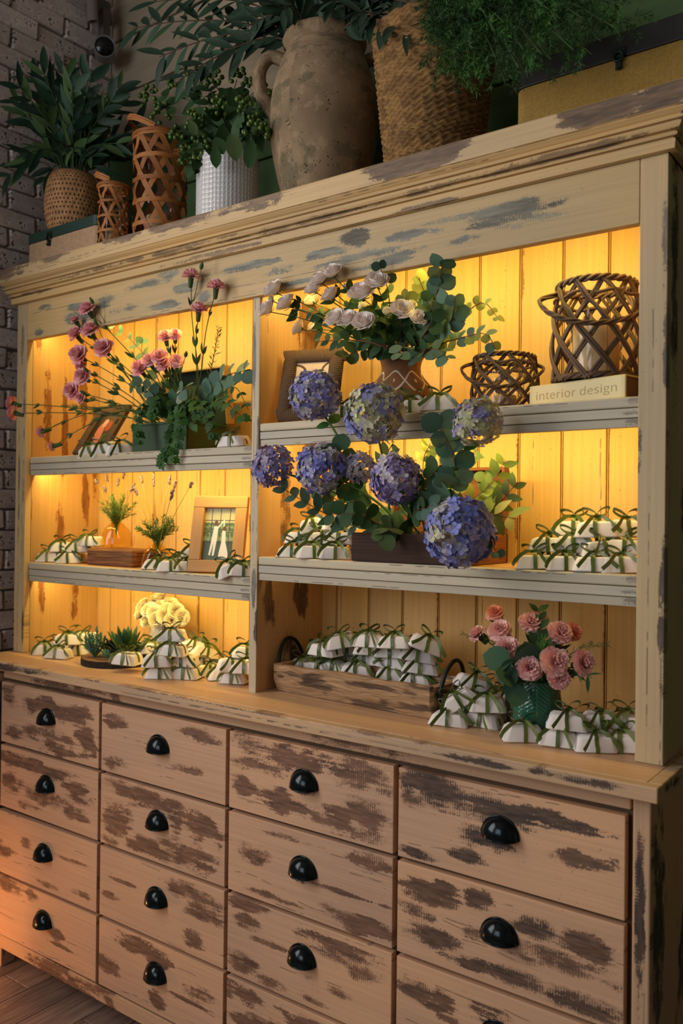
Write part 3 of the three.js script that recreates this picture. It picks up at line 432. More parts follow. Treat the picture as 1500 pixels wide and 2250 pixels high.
function aim(o, pos, dir, face, size) {              // local +y along dir, local +z towards face
  const y = dir.clone().normalize(), z = face.clone().addScaledVector(y, -face.dot(y)); if (z.lengthSq() < 1e-6) z.set(y.z, y.x, y.y); z.normalize();
  const x = new THREE.Vector3().crossVectors(y, z); o.quaternion.setFromRotationMatrix(new THREE.Matrix4().makeBasis(x, y, z)); o.position.copy(pos); if (size) o.scale.setScalar(size); return o;
}
const toV = (p) => (p.isVector3 ? p : V3(...p));
// leaves along a curve; o: geos, mats, n, size, from, to, pairs, spread (radians off the stem), face, taper
function leafUp(parent, curve, R, o) {
  const off = o.origin ?? V3(0, 0, 0);
  for (let i = 0; i < o.n; i++) {
    const t = lerp(o.from ?? 0.25, o.to ?? 1, (i + 0.5) / o.n), p = curve.getPointAt(clamp(t)), T = curve.getTangentAt(clamp(t));
    const side = new THREE.Vector3().crossVectors(T, o.face ?? V3(0.5, 0.2, 0.8)).normalize(), nrm = new THREE.Vector3().crossVectors(side, T).normalize();
    for (const s of o.pairs === false ? [i % 2 ? 1 : -1] : [-1, 1]) {
      const a = (o.spread ?? 0.9) * (0.75 + 0.5 * R()), tw = (R() - 0.5) * (o.twist ?? 1.4), ax = side.clone().multiplyScalar(Math.cos(tw)).addScaledVector(nrm, Math.sin(tw));
      const d = T.clone().multiplyScalar(Math.cos(a)).addScaledVector(ax, s * Math.sin(a)); d.y -= o.droop ?? 0;
      const fc = nrm.clone().addScaledVector(side, (R() - 0.5) * 0.9).addScaledVector(UP, 0.35 * R());
      const m = part(parent, 'leaf', o.geos[Math.floor(R() * o.geos.length)], o.mats[Math.floor(R() * o.mats.length)]);
      aim(m, p.clone().sub(off), d, fc, o.size * (1 - (o.taper ?? 0.35) * t) * (0.8 + 0.4 * R()));
    }
  }
}
// a cut sprig standing in a vessel; pts are world points from the vessel's mouth to the tip
function sprig(name, label, cat, group, pts, seed, o) {
  const P = pts.map(toV), t = thing(name, label, cat, P[0].toArray(), 0, group), loc = P.map((p) => p.clone().sub(P[0])), g = taperTube(loc, o.r0 ?? 0.0022, o.r1 ?? 0.0009, 18, 5);
  part(t, 'stem', g, o.stem ?? M.stem); leafUp(t, g.userData.curve, rng(seed), o); return t;
}
function petalFan(P, C, I, { a, tilt, len, wid, r0, lift, wave, seed, col, nx = 4, ny = 3, cup = 0 }) {
  const base = P.length / 3, ca = Math.cos(a), sa = Math.sin(a);
  for (let j = 0; j <= ny; j++) for (let i = 0; i <= nx; i++) {
    const u = i / nx * 2 - 1, v = j / ny, w = wid * (0.25 + 0.75 * Math.sin(v * 1.45)) * u, l = len * v * (1 - 0.16 * u * u * v);
    let rr = r0 + l * Math.sin(tilt) + cup * Math.sin(v * Math.PI) * 0.12 * len, h = lift + l * Math.cos(tilt);
    const wv = wave * v * v * (Math.sin(u * 7 + seed * 9) + 0.6 * Math.sin(u * 13 + seed * 5)); rr += wv * Math.cos(tilt); h += wv * Math.sin(tilt) + 0.12 * len * u * u * cup;
    P.push(ca * rr - sa * w, h, sa * rr + ca * w); C.push(...col);
    if (i < nx && j < ny) { const k = base + j * (nx + 1) + i; I.push(k, k + 1, k + nx + 1, k + 1, k + nx + 2, k + nx + 1); }
  }
}
function meshOf(P, C, I) { const g = new THREE.BufferGeometry(); g.setAttribute('position', new THREE.Float32BufferAttribute(P, 3)); g.setAttribute('color', new THREE.Float32BufferAttribute(C, 3)); g.setIndex(I); g.computeVertexNormals(); return g; }
const lin = (hex) => new THREE.Color(hex).toArray();
function carnationGeo(seed, hexes) {                 // radius 1, opens along +y
  const R = rng(seed), P = [], C = [], I = [], cs = hexes.map(lin);
  for (const [n, tilt, len, wid, lift, r0] of [[8, 1.5, 0.92, 0.42, 0.0, 0.06], [9, 1.15, 0.9, 0.4, 0.06, 0.05], [9, 0.8, 0.86, 0.36, 0.1, 0.04], [8, 0.45, 0.8, 0.3, 0.14, 0.03], [6, 0.15, 0.74, 0.24, 0.16, 0.02]]) { const o = R() * 6; for (let k = 0; k < n; k++) petalFan(P, C, I, { a: o + k / n * TAU + (R() - 0.5) * 0.3, tilt: tilt + (R() - 0.5) * 0.25, len: len * (0.9 + 0.2 * R()), wid, r0, lift, wave: 0.075, seed: R() * 6, col: cs[Math.floor(R() * cs.length)], nx: 6, ny: 3 }); }
  return meshOf(P, C, I);
}
function roseGeo(seed, hexes, open = 1) {
  const R = rng(seed), P = [], C = [], I = [], cs = hexes.map(lin);
  for (const [n, rad, hgt, span, flare] of [[6, 0.9, 0.84, 0.9, 0.42], [6, 0.76, 1.02, 0.9, 0.34], [5, 0.58, 1.14, 0.9, 0.26], [5, 0.41, 1.2, 0.9, 0.18], [4, 0.25, 1.22, 1.0, 0.11], [3, 0.11, 1.22, 1.1, 0.05]]) {
    const o = R() * 6; for (let k = 0; k < n; k++) {
      const a0 = o + k / n * TAU, base = P.length / 3, nx = 6, ny = 5, c = cs[Math.floor(R() * cs.length)], hh = hgt * (0.92 + 0.16 * R());
      for (let j = 0; j <= ny; j++) for (let i = 0; i <= nx; i++) { const u = i / nx * 2 - 1, v = j / ny, a = a0 + u * span * 0.75 * (0.5 + 0.5 * v), r = (0.12 + (rad * open - 0.12) * Math.sin(Math.min(v * 1.25, 1) * Math.PI / 2)) * (1 + 0.06 * u) + flare * open * Math.pow(Math.max(v - 0.62, 0) / 0.38, 2) * 0.55, y = hh * v * (1 - 0.16 * u * u * v) - flare * open * Math.pow(Math.max(v - 0.7, 0) / 0.3, 2) * 0.28; P.push(Math.cos(a) * r, y, Math.sin(a) * r); C.push(...c); if (i < nx && j < ny) { const q = base + j * (nx + 1) + i; I.push(q, q + 1, q + nx + 1, q + 1, q + nx + 2, q + nx + 1); } }
    }
  }
  return meshOf(P, C, I);
}
function hydrangeaGeo(seed, palette, n = 150) {      // radius about 1
  const R = rng(seed), P = [], C = [], I = [], cs = palette.map(lin);
  for (let k = 0; k < n; k++) {
    const y = 1 - 1.72 * (k + 0.5) / n, ph = k * 2.39996 + R() * 0.5, s = Math.sqrt(1 - y * y), d = V3(s * Math.cos(ph), y * 0.92, s * Math.sin(ph)).normalize(), rad = 0.86 + 0.2 * R(), c0 = d.clone().multiplyScalar(rad);
    const nn = d.clone().add(V3(R() - 0.5, R() - 0.5, R() - 0.5).multiplyScalar(0.9)).normalize(), t1 = new THREE.Vector3().crossVectors(nn, V3(0.3, 0.8, 0.5)).normalize(), t2 = new THREE.Vector3().crossVectors(nn, t1), roll = R() * 6, sz = 0.155 + 0.07 * R();
    const patch = fbm(d.x * 1.6 + 4, d.y * 1.6 + d.z * 1.3 + 7, seed, 2), ci = clamp(Math.floor((patch * 1.5 - 0.25 + (R() - 0.5) * 0.5) * cs.length), 0, cs.length - 1);
    for (let q = 0; q < 4; q++) { const a = roll + q * TAU / 4, e = t1.clone().multiplyScalar(Math.cos(a)).addScaledVector(t2, Math.sin(a)), f = t1.clone().multiplyScalar(-Math.sin(a)).addScaledVector(t2, Math.cos(a)), b = P.length / 3, cup = (R() - 0.3) * 0.35; const kk = 0.9 + 0.4 * R(), col = cs[clamp(ci + (R() < 0.3 ? 1 : 0), 0, cs.length - 1)].map((v) => Math.min(1, v * 0.9 * kk + 0.07));
      for (const [x, w, z] of [[0.02, 0, 0], [0.55, 0.46, cup * 0.5], [0.55, -0.46, cup * 0.5], [1.05, 0.2, cup], [1.05, -0.2, cup], [0.55, 0, cup * 0.3 - 0.06]]) { const v = c0.clone().addScaledVector(e, x * sz).addScaledVector(f, w * sz).addScaledVector(nn, z * sz); P.push(v.x, v.y, v.z); C.push(...col); }
      I.push(b, b + 5, b + 1, b, b + 2, b + 5, b + 1, b + 5, b + 3, b + 5, b + 4, b + 3, b + 5, b + 2, b + 4); }
  }
  return meshOf(P, C, I);
}
const hydM = phys(0xffffff, 0.7, { vertexColors: true, side: THREE.DoubleSide, transmission: 0.12, thickness: 0 }), hydStem = std(0x5c7a3a, 0.7);
const petalMat = phys(0xffffff, 0.65, { vertexColors: true, side: THREE.DoubleSide, transmission: 0.1, thickness: 0 });
const pinks = [0xfac3c7, 0xf7b3b9, 0xfcd2d3, 0xf2a4ac], corals = [0xf5b09a, 0xf2a48c, 0xf7bda8], peach = [0xf5c3bf, 0xf2b9b5, 0xf8cfc9];  // corals: orange light put into the petal colour of the orange-lit carnations
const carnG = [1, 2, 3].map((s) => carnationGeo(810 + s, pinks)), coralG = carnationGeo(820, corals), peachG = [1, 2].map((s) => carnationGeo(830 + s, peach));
const calyxG = lathe([[0.0015, -1], [0.18, -0.9], [0.24, -0.3], [0.27, 0], [0.3, 0.12]].map((p) => [p[0], p[1]]), 10);
const sepalG = (() => { const l = []; for (let k = 0; k < 5; k++) { const g = leafGeo(0.9, 0.34, { q: 0.8, curl: 0.5 }); g.rotateX(1.9); g.rotateY(k / 5 * TAU); l.push(g); } return join(l); })();
// one cut flower: stem from pts, head radius r at the last point, facing dir
function cutFlower(name, label, cat, group, pts, bloomG, r, face, o = {}) {
  const P = pts.map(toV), t = thing(name, label, cat, P[0].toArray(), 0, group), tip = P[P.length - 1].clone().sub(P[0]), loc = P.map((p) => p.clone().sub(P[0])), d = toV(face).normalize();
  loc[loc.length - 1] = tip.clone().addScaledVector(d, -(o.neck ?? r * 0.55));
  const g = taperTube(loc, o.r0 ?? 0.0019, o.r1 ?? 0.0012, 18, 6); part(t, 'stem', g, o.stem ?? M.stem);
  const b = part(t, 'bloom', bloomG, o.mat ?? petalMat); aim(b, tip.clone().addScaledVector(d, -r * (o.sink ?? 0.35)), d, V3(d.z, 0.3, -d.x + 0.2), r); if (o.squash) b.scale.y *= o.squash;
  const c = part(t, 'calyx', o.calyx ?? calyxG, M.stem); aim(c, tip.clone().addScaledVector(d, -r * (o.sink ?? 0.35)), d, V3(d.z, 0.3, -d.x + 0.2), o.calyxSize ?? r * 0.9);
  if (o.leaves) leafUp(t, g.userData.curve, rng(o.seed ?? 5), o.leaves); if (o.bud) for (const [bp, bs] of o.bud) { const k = toV(bp).clone().sub(P[0]), mid = g.userData.curve.getPointAt(0.8); part(t, 'bud_stem', taperTube([mid, mid.clone().lerp(k, 0.5).add(V3(0, 0.004, 0)), k], 0.0011, 0.0008, 8, 5), M.stem); const bm = part(t, 'bud', budG, M.stem); aim(bm, k, k.clone().sub(mid), V3(0.3, 0, 1), bs); }
  return t;
}
const budG = lathe(smoothPts([[0.0001, 0], [0.16, 0.12], [0.24, 0.4], [0.2, 0.7], [0.06, 1]], 10), 8);
function needles(curve, n, len, seed, spread = 1.1, w = 0.0011, from = 0.1) {   // fine needle leaves merged, rosemary or fern
  const R = rng(seed), pos = [], idx = []; const N = n;
  for (let i = 0; i < N; i++) { const t = lerp(from, 1, i / N), p = curve.getPointAt(clamp(t)), T = curve.getTangentAt(clamp(t)), u = V3(R() - 0.5, R() - 0.5, R() - 0.5).normalize(), s = new THREE.Vector3().crossVectors(T, u).normalize(), a = spread * (0.6 + 0.6 * R()), d = T.clone().multiplyScalar(Math.cos(a)).addScaledVector(s, Math.sin(a)), l = len * (0.6 + 0.6 * R()) * (1 - 0.4 * t), q = new THREE.Vector3().crossVectors(d, V3(R() - 0.5, R(), R() - 0.5)).normalize().multiplyScalar(w), b = pos.length / 3, m = p.clone().addScaledVector(d, l * 0.5), e = p.clone().addScaledVector(d, l);
    pos.push(p.x, p.y, p.z, m.x + q.x, m.y + q.y, m.z + q.z, m.x - q.x, m.y - q.y, m.z - q.z, e.x, e.y, e.z); idx.push(b, b + 1, b + 2, b + 1, b + 3, b + 2); }
  const g = new THREE.BufferGeometry(); g.setAttribute('position', new THREE.Float32BufferAttribute(pos, 3)); g.setIndex(idx); g.computeVertexNormals(); return g;
}

// ---------- upper left compartment: green case of carnations ----------
const CAM = V3(0.74, -0.02, 0.67);
const archPts = (b, h, bow = 0.03, side = 0) => { const B = toV(b), Hh = toV(h), m1 = B.clone().lerp(Hh, 0.35), m2 = B.clone().lerp(Hh, 0.72); m1.y += bow; m2.y += bow * 0.6; m1.x += side; return [B, m1, m2, Hh]; };
const faceOf = (b, h, k = 0.7) => toV(h).clone().sub(toV(b)).normalize().multiplyScalar(1 - k * 0.4).addScaledVector(CAM, k);
{
  const gm = std(0x2c4a2f, 0.5), tan = std(0xa98a55, 0.7), inside = std(0x1e3322, 0.8);
  const c = thing('planter_case', 'dark green open case used as a planter for pink carnations', 'planter', [-0.281, L1[0], -0.14]);
  const w = 0.226, d = 0.16, h = 0.086, t = 0.006;
  part(c, 'front_panel', box(w, h, t), gm, [0, h / 2, d / 2 - t / 2]); part(c, 'back_panel', box(w, h, t), gm, [0, h / 2, -d / 2 + t / 2]);
  for (const s of [-1, 1]) part(c, 'end_panel', box(t, h - 0.001, d - 2 * t - 0.0006), gm, [s * (w / 2 - t / 2), h / 2, 0]);
  part(c, 'bottom', box(w - 2 * t - 0.001, 0.006, d - 2 * t - 0.001), inside, [0, 0.004, 0]);
  part(c, 'rim_edge', join([place(box(w + 0.004, 0.006, 0.005), 0, h - 0.004, d / 2 + 0.003), place(box(0.005, 0.006, d), w / 2 + 0.003, h - 0.004, 0)]), std(0x37593a, 0.4));
  const lid = new THREE.Group(); lid.name = 'lid'; c.add(lid); lid.position.set(0.02, h, -d / 2 + 0.008); lid.rotation.x = 0.12;
  part(lid, 'lid_panel', box(w + 0.03, 0.165, 0.006), inside, [0, 0.083, 0]); part(lid, 'lid_edge', join([place(box(w + 0.034, 0.007, 0.03), 0, 0.166, 0.012), place(box(0.007, 0.165, 0.03), w / 2 + 0.015, 0.083, 0.012), place(box(0.007, 0.165, 0.03), -w / 2 - 0.015, 0.083, 0.012)]), tan);
  part(c, 'soil', box(w - 0.02, 0.05, d - 0.02, 0.004), std(0x2b2a1c, 1), [0, 0.04, 0]);
}
{
  const g = 'pink carnations fanning out of the green case', list = [
    [[-0.4987, 2.0036, 0.03], 0.027, 'pink carnation bloom nearest the cornice on the left fan'], [[-0.554, 1.9759, 0.03], 0.016, 'small half-open pink carnation above the left fan'],
    [[-0.5509, 1.9349, 0.03], 0.027, 'pale pink carnation paired left of a deeper pink one'], [[-0.4959, 1.9436, 0.02], 0.03, 'deep pink carnation just under the header at left'],
    [[-0.4234, 1.8792, 0.03], 0.032, 'wide open pink carnation with spread petals in mid fan'], [[-0.5299, 1.8697, 0.035], 0.033, 'large pink carnation at mid height on the left edge of the fan'],
    [[-0.5181, 1.8062, 0.03], 0.029, 'pink carnation below the largest bloom on the left edge'], [[-0.5364, 1.835, 0.02], 0.02, 'small pink carnation peeking behind a larger one at left'],
    [[-0.5671, 1.7658, 0.03], 0.029, 'pink carnation lowest of the left vertical cluster'], [[-0.5389, 1.7446, 0.02], 0.019, 'small pink carnation tucked under the lowest of the left cluster'],
    [[-0.8137, 1.7404, 0.07], 0.024, 'upper of two salmon carnations in front of the left stile'], [[-0.8032, 1.71, 0.07], 0.025, 'lower of two salmon carnations in front of the left stile'],
    [[-0.6723, 1.6436, 0.06], 0.02, 'small pink carnation drooping low at left over the shelf'], [[-0.6289, 1.5986, 0.05], 0.016, 'pink carnation bud drooping lowest over the shelf edge'],
    [[-0.3237, 1.8182, -0.02], 0.028, 'pink carnation lowest in the middle cluster'], [[-0.2931, 1.8401, -0.03], 0.025, 'pink carnation second from left in the middle cluster'],
    [[-0.2381, 1.8432, -0.02], 0.026, 'pink carnation topmost in the middle cluster'], [[-0.234, 1.8227, -0.03], 0.024, 'pink carnation tucked right in the middle cluster'],
    [[-0.1787, 1.8262, -0.03], 0.023, 'pink carnation alone right of the middle cluster'], [[-0.2372, 1.9041, -0.04], 0.023, 'left of two pink carnations high in the middle'],
    [[-0.2054, 1.906, -0.05], 0.02, 'right of two pink carnations high in the middle'], [[-0.0607, 2.0327, 0.03], 0.025, 'highest pink carnation standing before the header'],
    [[0.0314, 1.9899, 0.03], 0.025, 'pink carnation right of the highest one before the header'], [[-0.0407, 1.9422, 0.02], 0.025, 'pink carnation just below the two highest ones']];
  const R = rng(41);
  list.forEach(([h, r, lab], i) => { const b = [-0.30 + (R() - 0.5) * 0.10 + (i > 13 ? 0.05 : 0), L1[0] + 0.07, -0.13 + (R() - 0.5) * 0.05], low = h[1] < 1.66; const f = faceOf(b, h, i < 10 ? 0.8 : 0.6); if (i > 20) f.set(0.3, 1, 0.2);
    if (i < 4) f.add(V3(-0.2, 0.35, 0)); if (i >= 10 && i < 14) f.set(-0.75, i > 11 ? -0.2 : 0.25, 0.45);
    cutFlower('carnation', lab, 'carnation', g, archPts(b, h, low ? 0.075 : i > 20 ? 0.0 : 0.02, i > 20 ? 0.02 : 0), carnG[i % 3], r, f, { calyxSize: 0.03, seed: 50 + i, mat: petalMat, leaves: { geos: G.lance, mats: M.dark, n: 2, size: 0.045, from: 0.45, to: 0.95, spread: 0.3, taper: 0.5 }, bud: i % 3 === 0 ? [[[h[0] + 0.035, h[1] + 0.004, h[2]], 0.022]] : undefined }); });
}
{
  const eg = 'eucalyptus sprigs in the green case', mix = [...M.euc, M.eucWarm[2]];
  const B = [-0.26, L1[0] + 0.07, -0.12];
  sprig('eucalyptus_sprig', 'thin eucalyptus sprig rising left of the middle carnations', 'eucalyptus', eg, [B, [-0.354, 1.8408, -0.09], [-0.4349, 1.922, -0.08], [-0.5056, 1.972, -0.06]], 301, { geos: G.oval, mats: [M.eucWarm[2], M.euc[1]], n: 8, size: 0.034, from: 0.3, stem: M.stemRed });
  sprig('eucalyptus_sprig', 'leafy eucalyptus sprig behind the middle carnation cluster', 'eucalyptus', eg, [B, [-0.3648, 1.8028, -0.1], [-0.4024, 1.8742, -0.1], [-0.4034, 1.9287, -0.1]], 302, { geos: G.round, mats: M.euc, n: 6, size: 0.035 });
  sprig('eucalyptus_sprig', 'broad grey-green eucalyptus sprig leaning right to the divider', 'eucalyptus', eg, [[-0.2, 1.65, -0.12], [-0.0958, 1.7116, -0.06], [0.0012, 1.7614, -0.03], [0.1083, 1.7702, -0.01]], 303, { geos: G.round, mats: M.euc, n: 8, size: 0.055, from: 0.2, twist: 0.8 });
  sprig('eucalyptus_sprig', 'drooping eucalyptus twig low beside the divider', 'eucalyptus', eg, [[-0.2, 1.65, -0.1], [-0.0512, 1.7073, -0.05], [0.0426, 1.734, -0.03], [0.1008, 1.6697, -0.02]], 304, { geos: G.oval, mats: M.dark, n: 7, size: 0.03 });
  sprig('eucalyptus_sprig', 'blue-grey eucalyptus sprig low in the centre of the case', 'eucalyptus', eg, [B, [-0.2674, 1.7097, -0.05], [-0.2916, 1.7596, -0.02], [-0.336, 1.7606, 0]], 305, { geos: G.round, mats: M.euc, n: 7, size: 0.04 });
  sprig('eucalyptus_sprig', 'pale round eucalyptus leaves right of the centre carnation bud', 'eucalyptus', eg, [B, [-0.1912, 1.7161, -0.04], [-0.1324, 1.7393, -0.01], [-0.0937, 1.7398, 0.01]], 306, { geos: G.round, mats: [...M.euc, leafMat(0x93a286, 0.3)], n: 5, size: 0.045 });
  const ig = 'ivy trails hanging from the green case';
  for (const [pts, s, lab, n] of [[[[-0.27, 1.66, -0.08], [-0.1798, 1.6826, -0.03], [-0.1696, 1.6112, -0.01], [-0.197, 1.5335, 0.01]], 311, 'long ivy trail hanging over the shelf edge', 13], [[[-0.24, 1.66, -0.08], [-0.162, 1.7003, -0.03], [-0.1336, 1.6088, 0], [-0.1465, 1.5408, 0.01]], 312, 'second ivy trail beside the longest one', 11],
    [[[-0.22, 1.66, -0.08], [-0.0722, 1.6931, -0.02], [-0.0138, 1.6391, 0], [-0.0032, 1.5968, 0]], 313, 'ivy trail over the right end of the case', 9], [[[-0.33, 1.66, -0.08], [-0.2906, 1.7079, -0.02], [-0.3167, 1.6568, -0.01], [-0.3, 1.5975, -0.005]], 314, 'ivy trail over the left front corner of the case', 8],
    [[[-0.2, 1.66, -0.1], [-0.0047, 1.7005, -0.02], [0.072, 1.6694, 0], [0.1118, 1.6379, 0]], 315, 'ivy trail reaching right towards the lone favor', 9], [[[-0.28, 1.66, -0.1], [-0.2267, 1.7302, -0.03], [-0.2207, 1.7135, 0], [-0.2365, 1.6694, 0.01]], 316, 'ivy leaves massed at the centre front of the case', 10], [[[-0.26, 1.66, -0.1], [-0.1283, 1.7241, -0.04], [-0.0685, 1.6724, 0], [-0.0763, 1.6243, 0]], 317, 'ivy leaves massed right of centre on the case', 10]])
    sprig('ivy_trail', lab, 'ivy', ig, pts, s, { geos: G.ivy, mats: M.ivy, n, size: 0.034, from: 0.15, spread: 1.2, pairs: true, droop: 0.4, taper: 0.3 });
  // upright rosemary sprig
  const P = [[-0.2, 1.65, -0.13], [-0.1078, 1.7526, -0.08], [-0.0632, 1.8329, -0.06], [-0.0456, 1.9075, -0.06]].map(toV), t = thing('rosemary_sprig', 'upright thin rosemary sprig beside the tall carnations', 'rosemary', P[0].toArray()); const g = taperTube(P.map((p) => p.clone().sub(P[0])), 0.0016, 0.0008, 16, 5); part(t, 'stem', g, M.stemBrown); part(t, 'needle_leaves', needles(g.userData.curve, 90, 0.03, 9, 0.9, 0.0013, 0.35), M.needle).userData.kind = 'stuff';
  const P2 = [[-0.3, 1.65, -0.12], [-0.3809, 1.7019, -0.03], [-0.4696, 1.7078, 0.03], [-0.5824, 1.7198, 0.05]].map(toV), t2 = thing('rosemary_sprig', 'feathery rosemary sprig reaching left below the carnations', 'rosemary', P2[0].toArray()); const g2 = taperTube(P2.map((p) => p.clone().sub(P2[0])), 0.0018, 0.0008, 16, 5); part(t2, 'stem', g2, M.stem); part(t2, 'needle_leaves', needles(g2.userData.curve, 150, 0.022, 10, 0.8, 0.001, 0.2), M.needle).userData.kind = 'stuff';
}
// flat print computed on a canvas
function printTex(w, h, draw) { const c = document.createElement('canvas'); c.width = w; c.height = h; draw(c.getContext('2d'), w, h); const t = new THREE.CanvasTexture(c); t.colorSpace = THREE.SRGBColorSpace; return t; }
function woodTex(c0, c1, seed, fx = 5, fy = 90) { const a = rgb(c0), b = rgb(c1); return texture(256, 256, (x, y) => mix3(a, b, clamp(fbm(x / 256 * fx, y / 256 * fy, seed, 3) * 1.3 - 0.15))); }
function pictureFrame(name, label, pos, ry, lean, w, h, bar, depth, mat, print, roll = 0, extra) {
  const t = thing(name, label, 'photo frame', pos, ry); t.rotation.order = 'YXZ'; t.rotation.x = -lean; t.rotation.z = roll;
  for (const s of [-1, 1]) { part(t, 'frame_bar', planarUV(box(bar, h - 2 * bar, depth, 0.002), 1, 0, 0.2, 0.05), mat, [s * (w - bar) / 2, h / 2, 0]); part(t, 'frame_bar', planarUV(box(w, bar, depth, 0.002), 0, 1, 0.2, 0.05), mat, [0, s > 0 ? h - bar / 2 : bar / 2, 0]); }
  part(t, 'backing_board', box(w - 0.006, h - 0.006, 0.003), std(0x3c3129, 0.9), [0, h / 2, -depth / 2 + 0.002]);
  const ph = part(t, 'photo_print', new THREE.PlaneGeometry(w - 2 * bar + 0.002, h - 2 * bar + 0.002), std(0xffffff, 0.35, { map: print }), [0, h / 2, -depth / 2 + 0.006]); if (extra) extra(t); return t;
}
{
  const rustic = std(0xffffff, 0.85, { map: woodTex(0x6b5138, 0x3c2c1e, 821, 4, 30) });
  const pr = printTex(128, 160, (c, w, h) => { c.fillStyle = '#3c2b22'; c.fillRect(0, 0, w, h); c.fillStyle = '#c9785f'; c.beginPath(); c.ellipse(50, 105, 26, 60, -0.15, 0, 7); c.fill(); c.fillStyle = '#d9a48c'; c.beginPath(); c.ellipse(58, 45, 17, 20, 0, 0, 7); c.fill(); c.fillStyle = '#a6442f'; c.beginPath(); c.ellipse(90, 60, 22, 26, 0, 0, 7); c.fill(); c.fillStyle = '#3f5b3c'; c.beginPath(); c.ellipse(100, 115, 20, 18, 0, 0, 7); c.fill(); });
  pictureFrame('picture_frame', 'rustic dark wooden frame with a warm portrait leaning far back', [-0.585, L1[0] + 0.004, -0.05], 0.05, 0.6, 0.142, 0.19, 0.03, 0.014, rustic, pr, 0, (t) => { for (const s of [-1, 1]) part(t, 'slot', box(0.008, 0.02, 0.002), std(0x120d0a, 0.9), [s * 0.056, 0.12, 0.0072]); });
}
// ---------- middle left: amber vases, wooden book, oak frame ----------
const amber = phys(0xfae8b4, 0.04, { transmission: 1, thickness: 0, ior: 1.45, side: THREE.DoubleSide });
function amberVase(label, pos, s) {
  const t = thing('glass_vase', label, 'vase', pos, 0, 'amber glass bud vases'), o = [[0.0001, 0], [0.044, 0.0], [0.0495, 0.006], [0.047, 0.03], [0.038, 0.055], [0.022, 0.072], [0.0115, 0.08], [0.0105, 0.092], [0.0165, 0.097], [0.017, 0.0995]], inn = [[0.0155, 0.0985], [0.0088, 0.092], [0.0095, 0.081], [0.02, 0.0705], [0.036, 0.0535], [0.0445, 0.03], [0.0465, 0.0085], [0.042, 0.004], [0.0001, 0.004]];
  const g = lathe([[0.0001, 0.001], ...smoothPts(o.slice(1), 50)], 56); g.scale(s, s, s); const p = g.attributes.position; for (let i = 0; i < p.count; i++) { const a = Math.atan2(p.getZ(i), p.getX(i)), k = 1 + 0.018 * Math.cos(a * 8) * sst(0.09 * s, 0.03 * s, p.getY(i)); p.setX(i, p.getX(i) * k); p.setZ(i, p.getZ(i) * k); } g.computeVertexNormals(); part(t, 'glass_body', g, amber); return t;
}
amberVase('amber glass bud vase standing on the wooden block book', [-0.564, 1.2942, -0.145], 1.0);
amberVase('amber glass bud vase standing on the shelf beside white favors', [-0.2968, 1.2412, -0.075], 0.92);
{
  const wm = std(0xffffff, 0.8, { map: woodTex(0x9a6a40, 0x5a3420, 841, 3, 14), bumpMap: woodTex(0xffffff, 0x000000, 842, 4, 20), bumpScale: 0.002 });
  const b = thing('wooden_block_book', 'old wooden block carved like a thick book on the shelf', 'block', [-0.49, L2[0], -0.115], 0.02), W = 0.21, D = 0.12, Hh = 0.051;
  const g = new RoundedBoxGeometry(W, Hh, D, 4, 0.008), p = g.attributes.position; for (let i = 0; i < p.count; i++) { const n = fbm(p.getX(i) * 40, p.getZ(i) * 40 + p.getY(i) * 60, 9, 2) - 0.5; p.setZ(i, p.getZ(i) + n * 0.006); p.setX(i, p.getX(i) + n * 0.004); } g.computeVertexNormals();
  part(b, 'cover', planarUV(g, 0, 1, 0.22, 0.06), wm, [0, Hh / 2, 0]); for (let k = 0; k < 5; k++) part(b, 'page_groove', box(0.0012, 0.002, D * 0.8, 0.0005), std(0x3a2214, 0.9), [W / 2 + 0.0005, 0.01 + k * 0.0075, -0.004]);
}
